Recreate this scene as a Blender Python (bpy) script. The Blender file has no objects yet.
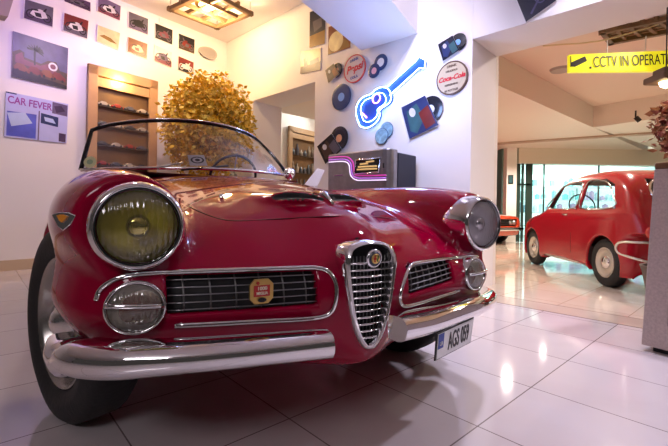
import bpy, bmesh, math, random
import numpy as np
from mathutils import Vector, Matrix
random.seed(7)
scene = bpy.context.scene
COL = scene.collection
# ------------------------------------------------------------------ camera model
F, CX, CY, ROLL, H = 395., 334., 210., .017, .73
_cr, _sr = math.cos(ROLL), math.sin(ROLL)
def ray(px, py):
    dx, dy = px-CX, py-CY
    return ((dx*_cr+dy*_sr)/F, 1., -(-dx*_sr+dy*_cr)/F)
def at(px, py, Y):
    r = ray(px, py); return Vector((r[0]*Y, Y, H+r[2]*Y))
def onz(px, py, z):
    r = ray(px, py); t = (z-H)/r[2]; return Vector((r[0]*t, t, z))
cam_d = bpy.data.cameras.new('camera'); cam = bpy.data.objects.new('camera', cam_d); COL.objects.link(cam)
cam.location = (0, 0, H); cam.rotation_euler = (math.pi/2, -ROLL, 0)
cam_d.sensor_width = 36; cam_d.lens = F/668*36; cam_d.shift_y = -13/668; cam_d.clip_start = .02
scene.camera = cam
# ------------------------------------------------------------------ materials
def _set(b, **k):
    for n, v in k.items():
        n = n.replace('_', ' ')
        if n in b.inputs:
            b.inputs[n].default_value = (*v, 1) if isinstance(v, tuple) and len(v) == 3 else v
MATS = {}
def mat(name, col=(.5,.5,.5), rough=.5, metal=0., coat=0., emit=None, es=0., trans=0., ior=1.45, alpha=1., bump=0, bscale=20., var=0., vscale=5., **kw):
    if name in MATS: return MATS[name]
    m = bpy.data.materials.new(name); m.use_nodes = True
    nt = m.node_tree; b = nt.nodes['Principled BSDF']
    _set(b, Base_Color=col, Roughness=rough, Metallic=metal, Coat_Weight=coat, Coat_Roughness=.03, Transmission_Weight=trans, IOR=ior, Alpha=alpha)
    _set(b, **kw)
    if emit: _set(b, Emission_Color=emit, Emission_Strength=es)
    tc = nt.nodes.new('ShaderNodeTexCoord')
    if var:
        n = nt.nodes.new('ShaderNodeTexNoise'); n.inputs['Scale'].default_value = vscale; n.inputs['Detail'].default_value = 4
        nt.links.new(tc.outputs['Object'], n.inputs['Vector'])
        mx = nt.nodes.new('ShaderNodeMix'); mx.data_type = 'RGBA'
        mx.inputs[6].default_value = (*[c*(1-var) for c in col], 1); mx.inputs[7].default_value = (*[min(1, c*(1+var)) for c in col], 1)
        nt.links.new(n.outputs['Fac'], mx.inputs[0]); nt.links.new(mx.outputs[2], b.inputs['Base Color'])
    if bump:
        n = nt.nodes.new('ShaderNodeTexNoise'); n.inputs['Scale'].default_value = bscale
        nt.links.new(tc.outputs['Object'], n.inputs['Vector'])
        bp = nt.nodes.new('ShaderNodeBump'); bp.inputs['Strength'].default_value = bump; bp.inputs['Distance'].default_value = .01
        nt.links.new(n.outputs['Fac'], bp.inputs['Height']); nt.links.new(bp.outputs[0], b.inputs['Normal'])
    MATS[name] = m
    return m
def glass(name, tint=(1,1,1), refl=.12, rough=.02, body=0., bcol=(.5,.5,.5)):
    """thin sheet glass: mostly see-through with a glossy sheen"""
    if name in MATS: return MATS[name]
    m = bpy.data.materials.new(name); m.use_nodes = True; nt = m.node_tree; nt.nodes.clear()
    o = nt.nodes.new('ShaderNodeOutputMaterial'); t = nt.nodes.new('ShaderNodeBsdfTransparent'); g = nt.nodes.new('ShaderNodeBsdfGlossy')
    fr = nt.nodes.new('ShaderNodeFresnel'); fr.inputs[0].default_value = 1.5
    ad = nt.nodes.new('ShaderNodeMath'); ad.operation = 'ADD'; ad.inputs[1].default_value = refl; ad.use_clamp = True
    t.inputs[0].default_value = (*tint, 1); g.inputs[0].default_value = (1,1,1,1); g.inputs['Roughness'].default_value = rough
    mx = nt.nodes.new('ShaderNodeMixShader')
    nt.links.new(fr.outputs[0], ad.inputs[0]); nt.links.new(ad.outputs[0], mx.inputs[0])
    src = t.outputs[0]
    if body:
        d = nt.nodes.new('ShaderNodeBsdfDiffuse'); d.inputs[0].default_value = (*bcol, 1)
        m2 = nt.nodes.new('ShaderNodeMixShader'); m2.inputs[0].default_value = body
        nt.links.new(t.outputs[0], m2.inputs[1]); nt.links.new(d.outputs[0], m2.inputs[2]); src = m2.outputs[0]
    nt.links.new(src, mx.inputs[1]); nt.links.new(g.outputs[0], mx.inputs[2]); nt.links.new(mx.outputs[0], o.inputs[0])
    MATS[name] = m
    return m
def floor_mat(name, c0, c1, line, off1, off2, size, rough=.1):
    m = bpy.data.materials.new(name); m.use_nodes = True; nt = m.node_tree; b = nt.nodes['Principled BSDF']; N = nt.nodes.new; L = nt.links.new
    g = N('ShaderNodeNewGeometry')
    def dot(v):
        d = N('ShaderNodeVectorMath'); d.operation = 'DOT_PRODUCT'; d.inputs[1].default_value = v; L(g.outputs['Position'], d.inputs[0]); return d.outputs['Value']
    def M(op, a, c=0.):
        n = N('ShaderNodeMath'); n.operation = op
        for i, x in enumerate((a, c)):
            if isinstance(x, (int, float)): n.inputs[i].default_value = x
            else: L(x, n.inputs[i])
        return n.outputs[0]
    th = math.radians(47.5); t1 = (math.sin(th), math.cos(th), 0); t2 = (-math.cos(th), math.sin(th), 0)
    ds, cells = [], []
    for t, of in ((t1, off1), (t2, off2)):
        x = M('DIVIDE', M('SUBTRACT', dot(t), of), size)
        fr = M('FRACT', M('ADD', x, 40.)); cells.append(M('FLOOR', M('ADD', x, 40.)))
        ds.append(M('MINIMUM', fr, M('SUBTRACT', 1., fr)))
    dmin = M('MINIMUM', ds[0], ds[1]); ln = M('LESS_THAN', dmin, .0024/size)
    n = N('ShaderNodeTexNoise'); n.inputs['Scale'].default_value = 2.2; n.inputs['Detail'].default_value = 8; n.inputs['Distortion'].default_value = 1.2
    L(g.outputs['Position'], n.inputs['Vector'])
    cmb = N('ShaderNodeCombineXYZ'); L(cells[0], cmb.inputs[0]); L(cells[1], cmb.inputs[1])
    wn = N('ShaderNodeTexWhiteNoise'); L(cmb.outputs[0], wn.inputs['Vector'])
    f = M('ADD', M('MULTIPLY', n.outputs['Fac'], .8), M('MULTIPLY', wn.outputs['Value'], .25))
    mx = N('ShaderNodeMix'); mx.data_type = 'RGBA'; mx.inputs[6].default_value = (*c0, 1); mx.inputs[7].default_value = (*c1, 1); L(f, mx.inputs[0])
    m2 = N('ShaderNodeMix'); m2.data_type = 'RGBA'; m2.inputs[7].default_value = (*line, 1); L(ln, m2.inputs[0]); L(mx.outputs[2], m2.inputs[6])
    L(m2.outputs[2], b.inputs['Base Color']); b.inputs['Roughness'].default_value = rough; b.inputs['Specular IOR Level'].default_value = .6
    return m
# ------------------------------------------------------------------ mesh helpers
class MB:
    def __init__(s): s.v = []; s.f = []; s.mi = []; s.mats = []
    def _m(s, m):
        if m is None: return 0
        if m not in s.mats: s.mats.append(m)
        return s.mats.index(m)
    def add(s, vs, fs, m=None):
        o = len(s.v); s.v += [tuple(v) for v in vs]; k = s._m(m)
        for f in fs: s.f.append(tuple(i+o for i in f)); s.mi.append(k)
        return s
    def box(s, c, d, m=None, ax=None, ay=None, az=None):
        """box centre c, full size d, optional axes"""
        ax = Vector(ax or (1,0,0)); ay = Vector(ay or (0,1,0)); az = Vector(az or (0,0,1)); c = Vector(c)
        vs = [c+ax*(x*d[0]/2)+ay*(y*d[1]/2)+az*(z*d[2]/2) for z in (-1,1) for y in (-1,1) for x in (-1,1)]
        return s.add(vs, [(0,2,3,1),(4,5,7,6),(0,1,5,4),(2,6,7,3),(0,4,6,2),(1,3,7,5)], m)
    def hexa(s, bot, top, m=None):
        n = len(bot)
        return s.add(list(bot)+list(top), [tuple(range(n))[::-1], tuple(range(n, 2*n))]+[(i, (i+1)%n, n+(i+1)%n, n+i) for i in range(n)], m)
    def prism(s, poly, d, m=None):
        d = Vector(d); p = [Vector(q) for q in poly]
        return s.hexa(p, [q+d for q in p], m)
    def tube(s, pts, r, n=8, m=None, closed=False, caps=True, flat=None):
        P = [Vector(p) for p in pts]; k = len(P)
        rs = r if isinstance(r, (list, tuple)) else [r]*k
        vs = []; up = None
        for i in range(k):
            if closed: t = P[(i+1)%k]-P[i-1]
            else: t = P[min(i+1, k-1)]-P[max(i-1, 0)]
            if t.length < 1e-9: t = Vector((0,0,1))
            t.normalize()
            if up is None:
                up = Vector((0,0,1)) if abs(t.z) < .9 else Vector((1,0,0))
            a = up-t*up.dot(t)
            if a.length < 1e-6: a = t.orthogonal()
            a.normalize(); up = a; b = t.cross(a)
            for j in range(n):
                th = 2*math.pi*j/n
                q = a*math.cos(th)*rs[i]+b*math.sin(th)*rs[i]
                if flat: q = a*math.cos(th)*flat[0]+b*math.sin(th)*flat[1]
                vs.append(P[i]+q)
        fs = []
        for i in range(k if closed else k-1):
            i2 = (i+1) % k
            for j in range(n): fs.append((i*n+j, i*n+(j+1)%n, i2*n+(j+1)%n, i2*n+j))
        if caps and not closed: fs += [tuple(range(n))[::-1], tuple((k-1)*n+j for j in range(n))]
        return s.add(vs, fs, m)
    def lathe(s, prof, c, axis, n=32, m=None, ref=None, sx=1., sy=1., cap=False):
        """prof: list (r, h) along axis from centre c"""
        c = Vector(c); ax = Vector(axis).normalized(); a = Vector(ref) if ref else (Vector((0,0,1)) if abs(ax.z) < .9 else Vector((1,0,0)))
        a = (a-ax*a.dot(ax)).normalized(); b = ax.cross(a); vs = []
        for r, h in prof:
            for j in range(n):
                t = 2*math.pi*j/n; vs.append(c+ax*h+a*(r*sx*math.cos(t))+b*(r*sy*math.sin(t)))
        fs = [(i*n+j, i*n+(j+1)%n, (i+1)*n+(j+1)%n, (i+1)*n+j) for i in range(len(prof)-1) for j in range(n)]
        if cap and prof[0][0] > 1e-6 : fs.append(tuple(range(n))[::-1])
        if cap and prof[-1][0] > 1e-6: fs.append(tuple((len(prof)-1)*n+j for j in range(n)))
        return s.add(vs, fs, m)
    def grid(s, rows, m=None, closeu=False):
        n = len(rows[0]); vs = [p for r in rows for p in r]; fs = []
        for i in range(len(rows)-1):
            for j in range(n if closeu else n-1): fs.append((i*n+j, i*n+(j+1)%n, (i+1)*n+(j+1)%n, (i+1)*n+j))
        return s.add(vs, fs, m)
    def build(s, name, m=None, parent=None, smooth=False, bevel=0., solid=0., origin=None, auto=None):
        me = bpy.data.meshes.new(name)
        vs = s.v if origin is None else [tuple(Vector(v)-Vector(origin)) for v in s.v]
        me.from_pydata(vs, [], s.f)
        ms = s.mats if s.mats else [m]
        if s.mats and m is not None and m not in s.mats: pass
        for q in ms: me.materials.append(q)
        if s.mats: me.polygons.foreach_set('material_index', s.mi)
        bm = bmesh.new(); bm.from_mesh(me); bmesh.ops.recalc_face_normals(bm, faces=bm.faces); bm.to_mesh(me); bm.free()
        if smooth: me.polygons.foreach_set('use_smooth', [True]*len(me.polygons))
        if smooth and auto:
            me.set_sharp_from_angle(angle=math.radians(auto))
        o = bpy.data.objects.new(name, me); COL.objects.link(o)
        if origin is not None: o.location = origin
        if parent is not None: o.parent = parent
        if solid:
            q = o.modifiers.new('solid', 'SOLIDIFY'); q.thickness = solid; q.offset = 0
        if bevel:
            q = o.modifiers.new('bevel', 'BEVEL'); q.width = bevel; q.segments = 2; q.limit_method = 'ANGLE'
        return o
def tag(o, label=None, cat=None, group=None, kind=None):
    if label: o['label'] = label
    if cat: o['category'] = cat
    if group: o['group'] = group
    if kind: o['kind'] = kind
    return o
def thing(name, label, cat, loc=(0,0,0), rz=0., group=None):
    o = bpy.data.objects.new(name, None); COL.objects.link(o); o.location = loc; o.rotation_euler = (0,0,rz); o.empty_display_size = .1
    return tag(o, label, cat, group)
def text(name, s, m, parent, origin, right, up, size, squeeze=1., depth=.001, align='CENTER', shear=0., bold=0.):
    """built-in font turned into a mesh lying on a surface; right/up are unit vectors, origin on the surface"""
    cu = bpy.data.curves.new(name, 'FONT'); cu.body = s; cu.size = size; cu.align_x = align; cu.align_y = 'CENTER'; cu.extrude = depth; cu.shear = shear; cu.offset = bold
    o = bpy.data.objects.new(name, cu); COL.objects.link(o)
    dg = bpy.context.evaluated_depsgraph_get(); me = bpy.data.meshes.new_from_object(o.evaluated_get(dg))
    bpy.data.objects.remove(o)
    r = Vector(right).normalized(); u = Vector(up).normalized(); n = r.cross(u)
    M = Matrix.Identity(4)
    for i in range(3): M[i][0] = r[i]*squeeze; M[i][1] = u[i]; M[i][2] = n[i]; M[i][3] = origin[i]
    me.transform(M); me.materials.clear(); me.materials.append(m); me.name = name
    ob = bpy.data.objects.new(name, me); COL.objects.link(ob)
    if parent is not None: ob.parent = parent
    return ob
def smooth_poly(pts, n=6, closed=False):
    """Catmull-Rom"""
    P = [Vector(p) for p in pts]; k = len(P); out = []
    for i in range(k if closed else k-1):
        p1, p2 = P[i], P[(i+1) % k]
        p0 = P[i-1] if (closed or i > 0) else p1*2-p2
        p3 = P[(i+2) % k] if (closed or i+2 < k) else p2*2-p1
        for j in range(n):
            t = j/n
            out.append(.5*((2*p1)+(p2-p0)*t+(2*p0-5*p1+4*p2-p3)*t*t+(3*p1-p0-3*p2+p3)*t**3))
    if not closed: out.append(P[-1])
    return out
# ------------------------------------------------------------------ common materials
CHROME = mat('chrome', (.86,.86,.88), .06, 1.)
CHROME_D = mat('brushed_metal', (.55,.55,.56), .28, 1.)
BLACK = mat('black_trim', (.012,.012,.014), .4)
RUBBER = mat('rubber', (.02,.02,.021), .62, bump=.2, bscale=60)
PAINT = mat('crimson_paint', (.30,.0,.027), .4, 0., coat=1., Coat_IOR=1.38)
PAINT.node_tree.nodes['Principled BSDF'].inputs['Specular IOR Level'].default_value = .0
DARKIN = mat('dark_interior', (.02,.018,.018), .7)
LEATHER = mat('black_leather', (.03,.022,.02), .45)
# ------------------------------------------------------------------ implicit surface -> quad mesh
def surface_nets(fn, lo, hi, h):
    ax = [np.arange(lo[i], hi[i]+h, h) for i in range(3)]
    n = [len(a) for a in ax]
    Fv = np.empty(n, dtype=np.float32)
    for i0 in range(0, n[0], 32):
        U, V, W = np.meshgrid(ax[0][i0:i0+32], ax[1], ax[2], indexing='ij')
        Fv[i0:i0+32] = fn(U, V, W)
    S = Fv < 0
    cs = np.zeros([k-1 for k in n], dtype=np.int8)
    for dx in (0,1):
        for dy in (0,1):
            for dz in (0,1): cs += S[dx:n[0]-1+dx, dy:n[1]-1+dy, dz:n[2]-1+dz]
    act = (cs > 0) & (cs < 8)
    idx = -np.ones(act.shape, dtype=np.int64); ids = np.argwhere(act); idx[act] = np.arange(len(ids))
    acc = np.zeros((len(ids), 3)); cnt = np.zeros(len(ids))
    I, J, K = ids.T
    corners = [(a,b,c) for a in (0,1) for b in (0,1) for c in (0,1)]
    for a in corners:
        for d in range(3):
            if a[d]: continue
            b = list(a); b[d] = 1
            fa = Fv[I+a[0], J+a[1], K+a[2]]; fb = Fv[I+b[0], J+b[1], K+b[2]]
            cr = (fa < 0) != (fb < 0)
            t = np.where(cr, fa/np.where(cr, fa-fb, 1), 0)
            p = np.array(a, float)[None, :].repeat(len(ids), 0); p[:, d] += t
            acc[cr] += p[cr]; cnt[cr] += 1
    vs = (ids+acc/cnt[:, None])*h+np.array(lo)
    faces = []
    for d in range(3):
        sl0 = [slice(None)]*3; sl1 = [slice(None)]*3; sl0[d] = slice(0, -1); sl1[d] = slice(1, None)
        a = S[tuple(sl0)]; b = S[tuple(sl1)]
        e = np.argwhere(a != b); d1, d2 = (d+1) % 3, (d+2) % 3
        ok = (e[:, d1] > 0) & (e[:, d2] > 0) & (e[:, d1] < n[d1]-1) & (e[:, d2] < n[d2]-1)
        e = e[ok]; ins = a[tuple(e.T)]
        def cell(o1, o2):
            q = e.copy(); q[:, d1] -= o1; q[:, d2] -= o2; return idx[tuple(q.T)]
        q = np.stack([cell(0,0), cell(1,0), cell(1,1), cell(0,1)], 1)
        q[~ins] = q[~ins][:, ::-1]
        faces.append(q)
    faces = np.concatenate(faces)
    return vs, faces
def grad(fn, p, e=1e-3):
    g = np.empty_like(p)
    for d in range(3):
        q = p.copy(); q[:, d] += e; r = p.copy(); r[:, d] -= e
        g[:, d] = (fn(*q.T)-fn(*r.T))/(2*e)
    return g
def sdf_object(name, fn, lo, hi, h, mats, matfn=None, parent=None, keep=None, ngrad=4e-3):
    vs, fs = surface_nets(fn, lo, hi, h)
    for _ in range(3):
        f = fn(*vs.T); g = grad(fn, vs); gg = (g*g).sum(1)+1e-9
        st = g*(f/gg)[:, None]; ln = np.linalg.norm(st, axis=1); st *= np.minimum(1, .5*h/np.maximum(ln, 1e-9))[:, None]
        vs = vs-st
    nr = grad(fn, vs, ngrad); nr /= np.linalg.norm(nr, axis=1)[:, None]+1e-9
    cen = vs[fs].mean(1)
    if keep is not None:
        k = keep(cen); fs = fs[k]; cen = cen[k]
        used = np.unique(fs); mp = -np.ones(len(vs), dtype=np.int64); mp[used] = np.arange(len(used)); vs = vs[used]; nr = nr[used]; fs = mp[fs]
    me = bpy.data.meshes.new(name)
    me.vertices.add(len(vs)); me.vertices.foreach_set('co', vs.astype(np.float32).ravel())
    me.loops.add(len(fs)*4); me.loops.foreach_set('vertex_index', fs.astype(np.int32).ravel())
    me.polygons.add(len(fs)); me.polygons.foreach_set('loop_start', np.arange(len(fs), dtype=np.int32)*4)
    me.polygons.foreach_set('loop_total', np.full(len(fs), 4, dtype=np.int32))
    me.update(calc_edges=True); me.validate()
    for m in mats: me.materials.append(m)
    if matfn is not None: me.polygons.foreach_set('material_index', matfn(cen).astype(np.int32))
    me.polygons.foreach_set('use_smooth', np.ones(len(fs), dtype=bool))
    me.normals_split_custom_set_from_vertices(nr.tolist())
    o = bpy.data.objects.new(name, me); COL.objects.link(o)
    if parent is not None: o.parent = parent
    return o
def smin(a, b, k):
    h = np.maximum(k-np.abs(a-b), 0)/k; return np.minimum(a, b)-h*h*k*.25
def smax(a, b, k): return -smin(-a, -b, k)
# ------------------------------------------------------------------ the roadster, in its own frame: u across, v back from the lamp plane, w up
PL = at(138.6, 227, .915); PR = at(481.8, 223.5, 1.555)
TH = math.atan2(PR.y-PL.y, PR.x-PL.x); CO, SI = math.cos(TH), math.sin(TH)
OX, OY = (PL.x+PR.x)/2, (PL.y+PR.y)/2
def w2c(P):
    dx, dy = P[0]-OX, P[1]-OY; return Vector((dx*CO+dy*SI, -dx*SI+dy*CO, P[2]))
AX = 2.5; FA = .60       # wheelbase, front axle
WR = .335
GL = (-.545, -.185, .478, .562)
def main_f(u, v, w):
    a = np.sqrt(u*u+1e-6)
    vn = -.107+.27*a*a-.026*np.exp(-((u+.03)/.12)**2)
    g1 = vn+3.0*(w-.49)**2*(1+.6*(w > .49))*(1-.6*np.exp(-(a/.15)**2))-v
    T = .705+.27*(1-np.exp(-np.maximum(v, -.1)/.8))
    T = T-np.where(v > 2.9, .10*((v-2.9)/1.3)**2, 0)
    g2 = w-(T-.36*a*a*np.clip(1.2-v/2.5, .25, 1.))
    W = .805+.052*(1-np.exp(-np.maximum(v, 0)/.3))-.035*np.maximum(v-2.8, 0)
    g3 = a-(W+.018-.22*np.maximum(w-.66, 0)**2-1.8*np.maximum(.66-w, 0)**2)
    g4 = v-(4.25-.5*a*a-.9*(w-.55)**2)
    f = smax(g1*.8, g2, .10); f = smax(f, g3, .13); f = smax(f, g4, .2); f = smax(f, .26-w, .06)
    return f
def fender_f(u, v, w):
    a = np.abs(u); vv = np.maximum(v, 0)
    ac = .607+.050*(1-np.exp(-vv/.2)); wc = .684+.010*(1-np.exp(-vv/.5))+.01*np.clip(v-1, 0, 2)
    R = .108+.058*(1-np.exp(-vv/.2))
    wc = wc-.10*np.clip((v-3.3)/1., 0, 1)**2
    d = np.sqrt((a-ac)**2+(w-wc)**2)-R
    d = smax(d, .05-v, .02)
    return smax(d, v-4.1, .15)
def body_f(u, v, w):
    f = smin(main_f(u, v, w), fender_f(u, v, w), .085)
    # fog lamp wells and side openings
    a = np.abs(u)
    # bonnet scoops: two raised lips
    for s in (-1, 1):
        sc = np.sqrt(((u-s*.095)/.10)**2+((v-.34)/.22)**2+((w-.766)/.030)**2)-1
        f = smin(f, sc*.045, .03)
    for s in (-1, 1):
        hole = np.maximum(np.abs(u-s*.095)-.080, np.maximum(np.abs(w-.779+.6*(u-s*.095)**2*2)-.011, np.abs(v-.14)-.10))
        f = smax(f, -hole, .008)
    # side grille openings
    op = np.maximum(np.maximum(GL[0]-u, u-GL[1]), np.maximum(GL[2]-w, w-GL[3]))
    op2 = np.maximum(np.maximum(.14-u, u-.37), np.maximum(.472-w+(u-.14)*.09, w-.556-(u-.14)*.05))
    for o_ in (op, op2):
        rec = np.maximum(o_, v-.06); rec = np.maximum(rec, -.25-v)
        f = smax(f, -rec, .012)
    # shield opening
    shh = np.abs(u-SH_UC)-np.interp(w, SH_W, SH_H)+.012
    f = smax(f, -np.maximum(np.maximum(shh, main_f(u, v, w)*-1-.035), np.maximum(v-.10, -.3-v)), .01)
    # wheel arches
    for vc, R in ((FA, .375), (FA+AX, .36)):
        cyl = np.sqrt((v-vc)**2+(w-.345)**2)-R
        cyl = np.maximum(cyl, .50-a)
        f = smax(f, -cyl, .02)
    # cockpit
    ck = np.maximum(a-.60+.1*np.maximum(w-.8, 0), np.maximum(1.92-v, v-3.05)); ck = np.maximum(ck, .45-w)
    f = smax(f, -ck, .05)
    return f
def smooth_front(u, w):      # v of the smooth skin seen from ahead
    v = np.linspace(-.25, .9, 1400); f = main_np(np.full_like(v, u), v, np.full_like(v, w))
    k = np.argmax(f < 0); return float(v[k]) if f[k] < 0 else .5
def main_np(u, v, w): return smin(main_f(u, v, w), fender_f(u, v, w), .085)
def on_v(px, py, v):
    o = w2c((0,0,H)); p = w2c(Vector((0,0,H))+Vector(ray(px, py))); d = p-o; return o+d*((v-o.y)/d.y)
def leanv(w): return -.138+.25*max(0, w-.60)
shp = [(373.7,241.5),(383,243),(390.5,247),(396.0,255.5),(395.6,268),(390.5,294),(383,317.5),(374,335),(362,348.5),(357.5,342),(353.3,317.5),(349.5,294),(346.5,268),(346.5,257),(352,247.5),(362,242.5)]
sp = []
for x, y in shp:
    v_ = -.16
    for _ in range(4): P_ = on_v(x, y, v_); v_ = leanv(P_.z)
    sp.append(P_)
wt = max(p.z for p in sp); wb = min(p.z for p in sp)-.006
SH_UC = .003+.5*(max(p.x for p in sp)+min(p.x for p in sp)); HW = .5*(max(p.x for p in sp)-min(p.x for p in sp))
print('SHIELD', SH_UC, HW, wt, wb)
HALF = [(0,1.0),(.50,.985),(.86,.94),(1.0,.84),(.98,.70),(.86,.48),(.68,.27),(.45,.11),(.20,.015),(0,0)]
SH_W = np.array([wb-.01]+[wb+(wt-wb)*b for a, b in HALF[::-1]]+[wt+.01]); SH_H = np.array([0]+[HW*a for a, b in HALF[::-1]]+[0])
car = thing('roadster', 'large crimson vintage open roadster with chrome shield grille and round headlights', 'car', (OX, OY, 0), TH)
def car_mats(c):
    u, v, w = c.T; a = np.abs(u)
    well = ((a > .47) & (a < .765) & (w < .74) & ((np.hypot(v-FA, w-.345) < .40) | (np.hypot(v-FA-AX, w-.345) < .385)))
    ck = (a < .62) & (v > 1.94) & (v < 3.03) & (w < .83)
    r = np.zeros(len(c)); r[well] = 1; r[ck] = 1
    shd = (np.abs(u-SH_UC) < np.interp(w, SH_W, SH_H)-.008) & (v < .10) & (main_f(u, v, w) < -.012) & (w > wb)
    r[shd] = 1
    gr = (v < .065) & (v > -.2) & (((u > GL[0]-.004) & (u < GL[1]+.004) & (w > GL[2]-.004) & (w < GL[3]+.004)) | ((u > .136) & (u < .374) & (w > .47) & (w < .575))) & (main_np(u, v, w) < -.012)
    r[gr] = 1
    sc = (np.abs(np.abs(u)-.095) < .082) & (np.abs(v-.14) < .102) & (np.abs(w-.777) < .0155) & (v > .13)
    r[sc] = 1
    return r
body = sdf_object('body', body_f, (-.90, -.24, .20), (.90, 4.35, 1.08), .0105, [PAINT, DARKIN], car_mats, car)
def top_w(u, v):
    w = np.linspace(1.1, .3, 1200); f = body_f(np.full_like(w, u), np.full_like(w, v), w)
    k = np.argmax(f < 0); return float(w[k])
def skin(px, py, lift=0.):
    """where the sight line of a measured point meets the skin"""
    o = np.array(w2c((0,0,H))); p = np.array(w2c(Vector((0,0,H))+Vector(ray(px, py)))); d = p-o
    t = np.linspace(.3, 4.5, 6000); q = o[None]+d[None]*t[:, None]; f = main_np(*q.T)
    k = np.argmax(f < 0)
    if f[k] >= 0: k = int(np.argmin(f))
    P = q[k]; g = grad(main_np, P[None])[0]; g /= np.linalg.norm(g)
    return Vector(P+g*lift)
def front_pts(uw, lift=.0):
    return [Vector((u, smooth_front(u, w)-lift, w)) for u, w in uw]
# ------------------------------------------------------------------ roadster parts
def lensmat(name, tint, body, bcol):
    m = glass(name, tint, .05, .08, body, bcol)
    nt = m.node_tree; L = nt.links.new
    tc = nt.nodes.new('ShaderNodeTexCoord'); wv = nt.nodes.new('ShaderNodeTexWave'); wv.bands_direction = 'X'; wv.inputs['Scale'].default_value = 26; wv.inputs['Distortion'].default_value = .6
    bp = nt.nodes.new('ShaderNodeBump'); bp.inputs['Strength'].default_value = .45; bp.inputs['Distance'].default_value = .004
    L(tc.outputs['Object'], wv.inputs['Vector']); L(wv.outputs['Fac'], bp.inputs['Height'])
    for n in nt.nodes:
        if 'Normal' in n.inputs: L(bp.outputs[0], n.inputs['Normal'])
    return m
LENS_Y = lensmat('yellow_ribbed_glass', (.90,.85,.45), .07, (.55,.5,.25))
LENS_C = lensmat('clear_ribbed_glass', (.97,.95,.98), .12, (.75,.72,.76))
LENS_F = lensmat('fog_glass', (.75,.72,.6), .35, (.42,.40,.33))
REFL = mat('reflector', (.88,.86,.92), .3, .0)
REFL_Y = mat('bulb_glow_reflector', (.85,.76,.14), .3, .0, var=.6, vscale=16)  # patchy yellow paints the bulb's reflection into the bowl
def headlight(u, w, lens, refl, k=.93):
    c = (u, 0, w); ax = (0, -1, 0)
    def sc_(pr): return [(r*k, h) for r, h in pr]
    hb = MB().lathe(sc_([(.100,-.12),(.116,-.10),(.117,-.06),(.113,-.015),(.108,.006),(.103,.014),(.098,.016),(.096,.010),(.094,.002)]), c, ax, 56)
    b = hb.build('headlight', CHROME, car, True)
    tag(b, 'chrome headlight bezel')
    MB().lathe(sc_([(.0955,.004),(.0975,.012),(.0955,.015),(.0935,.012)]), c, ax, 48).build('seal', BLACK, b, True)
    MB().lathe(sc_([(.0945,.006),(.080,.018),(.055,.028),(.025,.034),(.001,.036)]), c, ax, 48).build('lens', lens, b, True)
    MB().lathe([(.090*k,.003),(.075,-.016),(.055,-.033),(.03,-.043),(.012,-.045),(.001,-.045)], c, ax, 48).build('reflector', refl, b, True)
    MB().lathe([(.001,.004),(.016,.003),(.027,-.004),(.028,-.014),(.014,-.028),(.008,-.044)], c, ax, 24).build('bulb_shield', CHROME, b, True)
    return b
headlight(-.608, .684, LENS_Y, REFL_Y)
headlight(.608, .686, LENS_C, REFL, .97)
def frame_at(P, e=.01):
    g = grad(main_np, np.array([P]))[0]; n = Vector(g).normalized(); return n
for px, py, sx in ((136, 307, 1.08), (471.5, 273.5, 1.0)):
    P = skin(px, py); n = Vector((0, -1, 0))*.8+frame_at(P)*.5; n.normalize(); r = .0565
    P = P+n*.012
    up = Vector((0,0,1)); up = (up-n*up.dot(n)).normalized(); rt = up.cross(n)
    fl = MB().lathe([(r*.98,-.06),(r*1.07,-.03),(r*1.08,.0),(r*1.02,.010),(r*.95,.008),(r*.93,.0)], P, n, 40, ref=up, sy=sx).build('fog_lamp', CHROME, car, True)
    MB().lathe([(r*.95,.003),(r*.8,.012),(r*.5,.019),(.001,.022)], P, n, 40, ref=up, sy=sx).build('lens', LENS_F, fl, True)
    MB().lathe([(r*.94,.0),(r*.7,-.018),(r*.3,-.026),(.001,-.027)], P, n, 32, ref=up, sy=sx).build('reflector', REFL, fl, True)
    pts = [P+rt*(r*sx*x)+up*(.006-.004*x*(1 if px < 300 else -1))+n*(.016+.012*(1-x*x)) for x in (-.98,-.6,-.2,.2,.6,.98)]
    MB().tube(pts, .0045, 8, flat=(.0055,.0035)).build('chrome_bar', CHROME, fl, True)
# trims around the side openings
def trim(pxs, r=.0065, name='grille_surround'):
    P = [skin(x, y, .003) for x, y in pxs]
    # even out depth a little
    return MB().tube(smooth_poly(P, 5), r, 8).build(name, CHROME, car, True)
TL = trim([(97,301),(100,292),(108,283.5),(121,277.5),(140,274.5),(180,272.5),(220,271.3),(260,270),(300,268.5),(317,268.5),(328,272),(334,280),(336,290),(335,302),(331,311),(322,316),(300,318.5),(260,320.5),(220,322.8),(175,325)])
TR = trim([(477,256.5),(465,257.2),(451.6,258.5),(427,261.7),(413.4,264.2),(407.8,269.5),(403.6,279.5),(399.6,293),(399.8,301.5),(404,305.7),(417,303),(439,296.3),(458,290.5)], .006)
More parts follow.
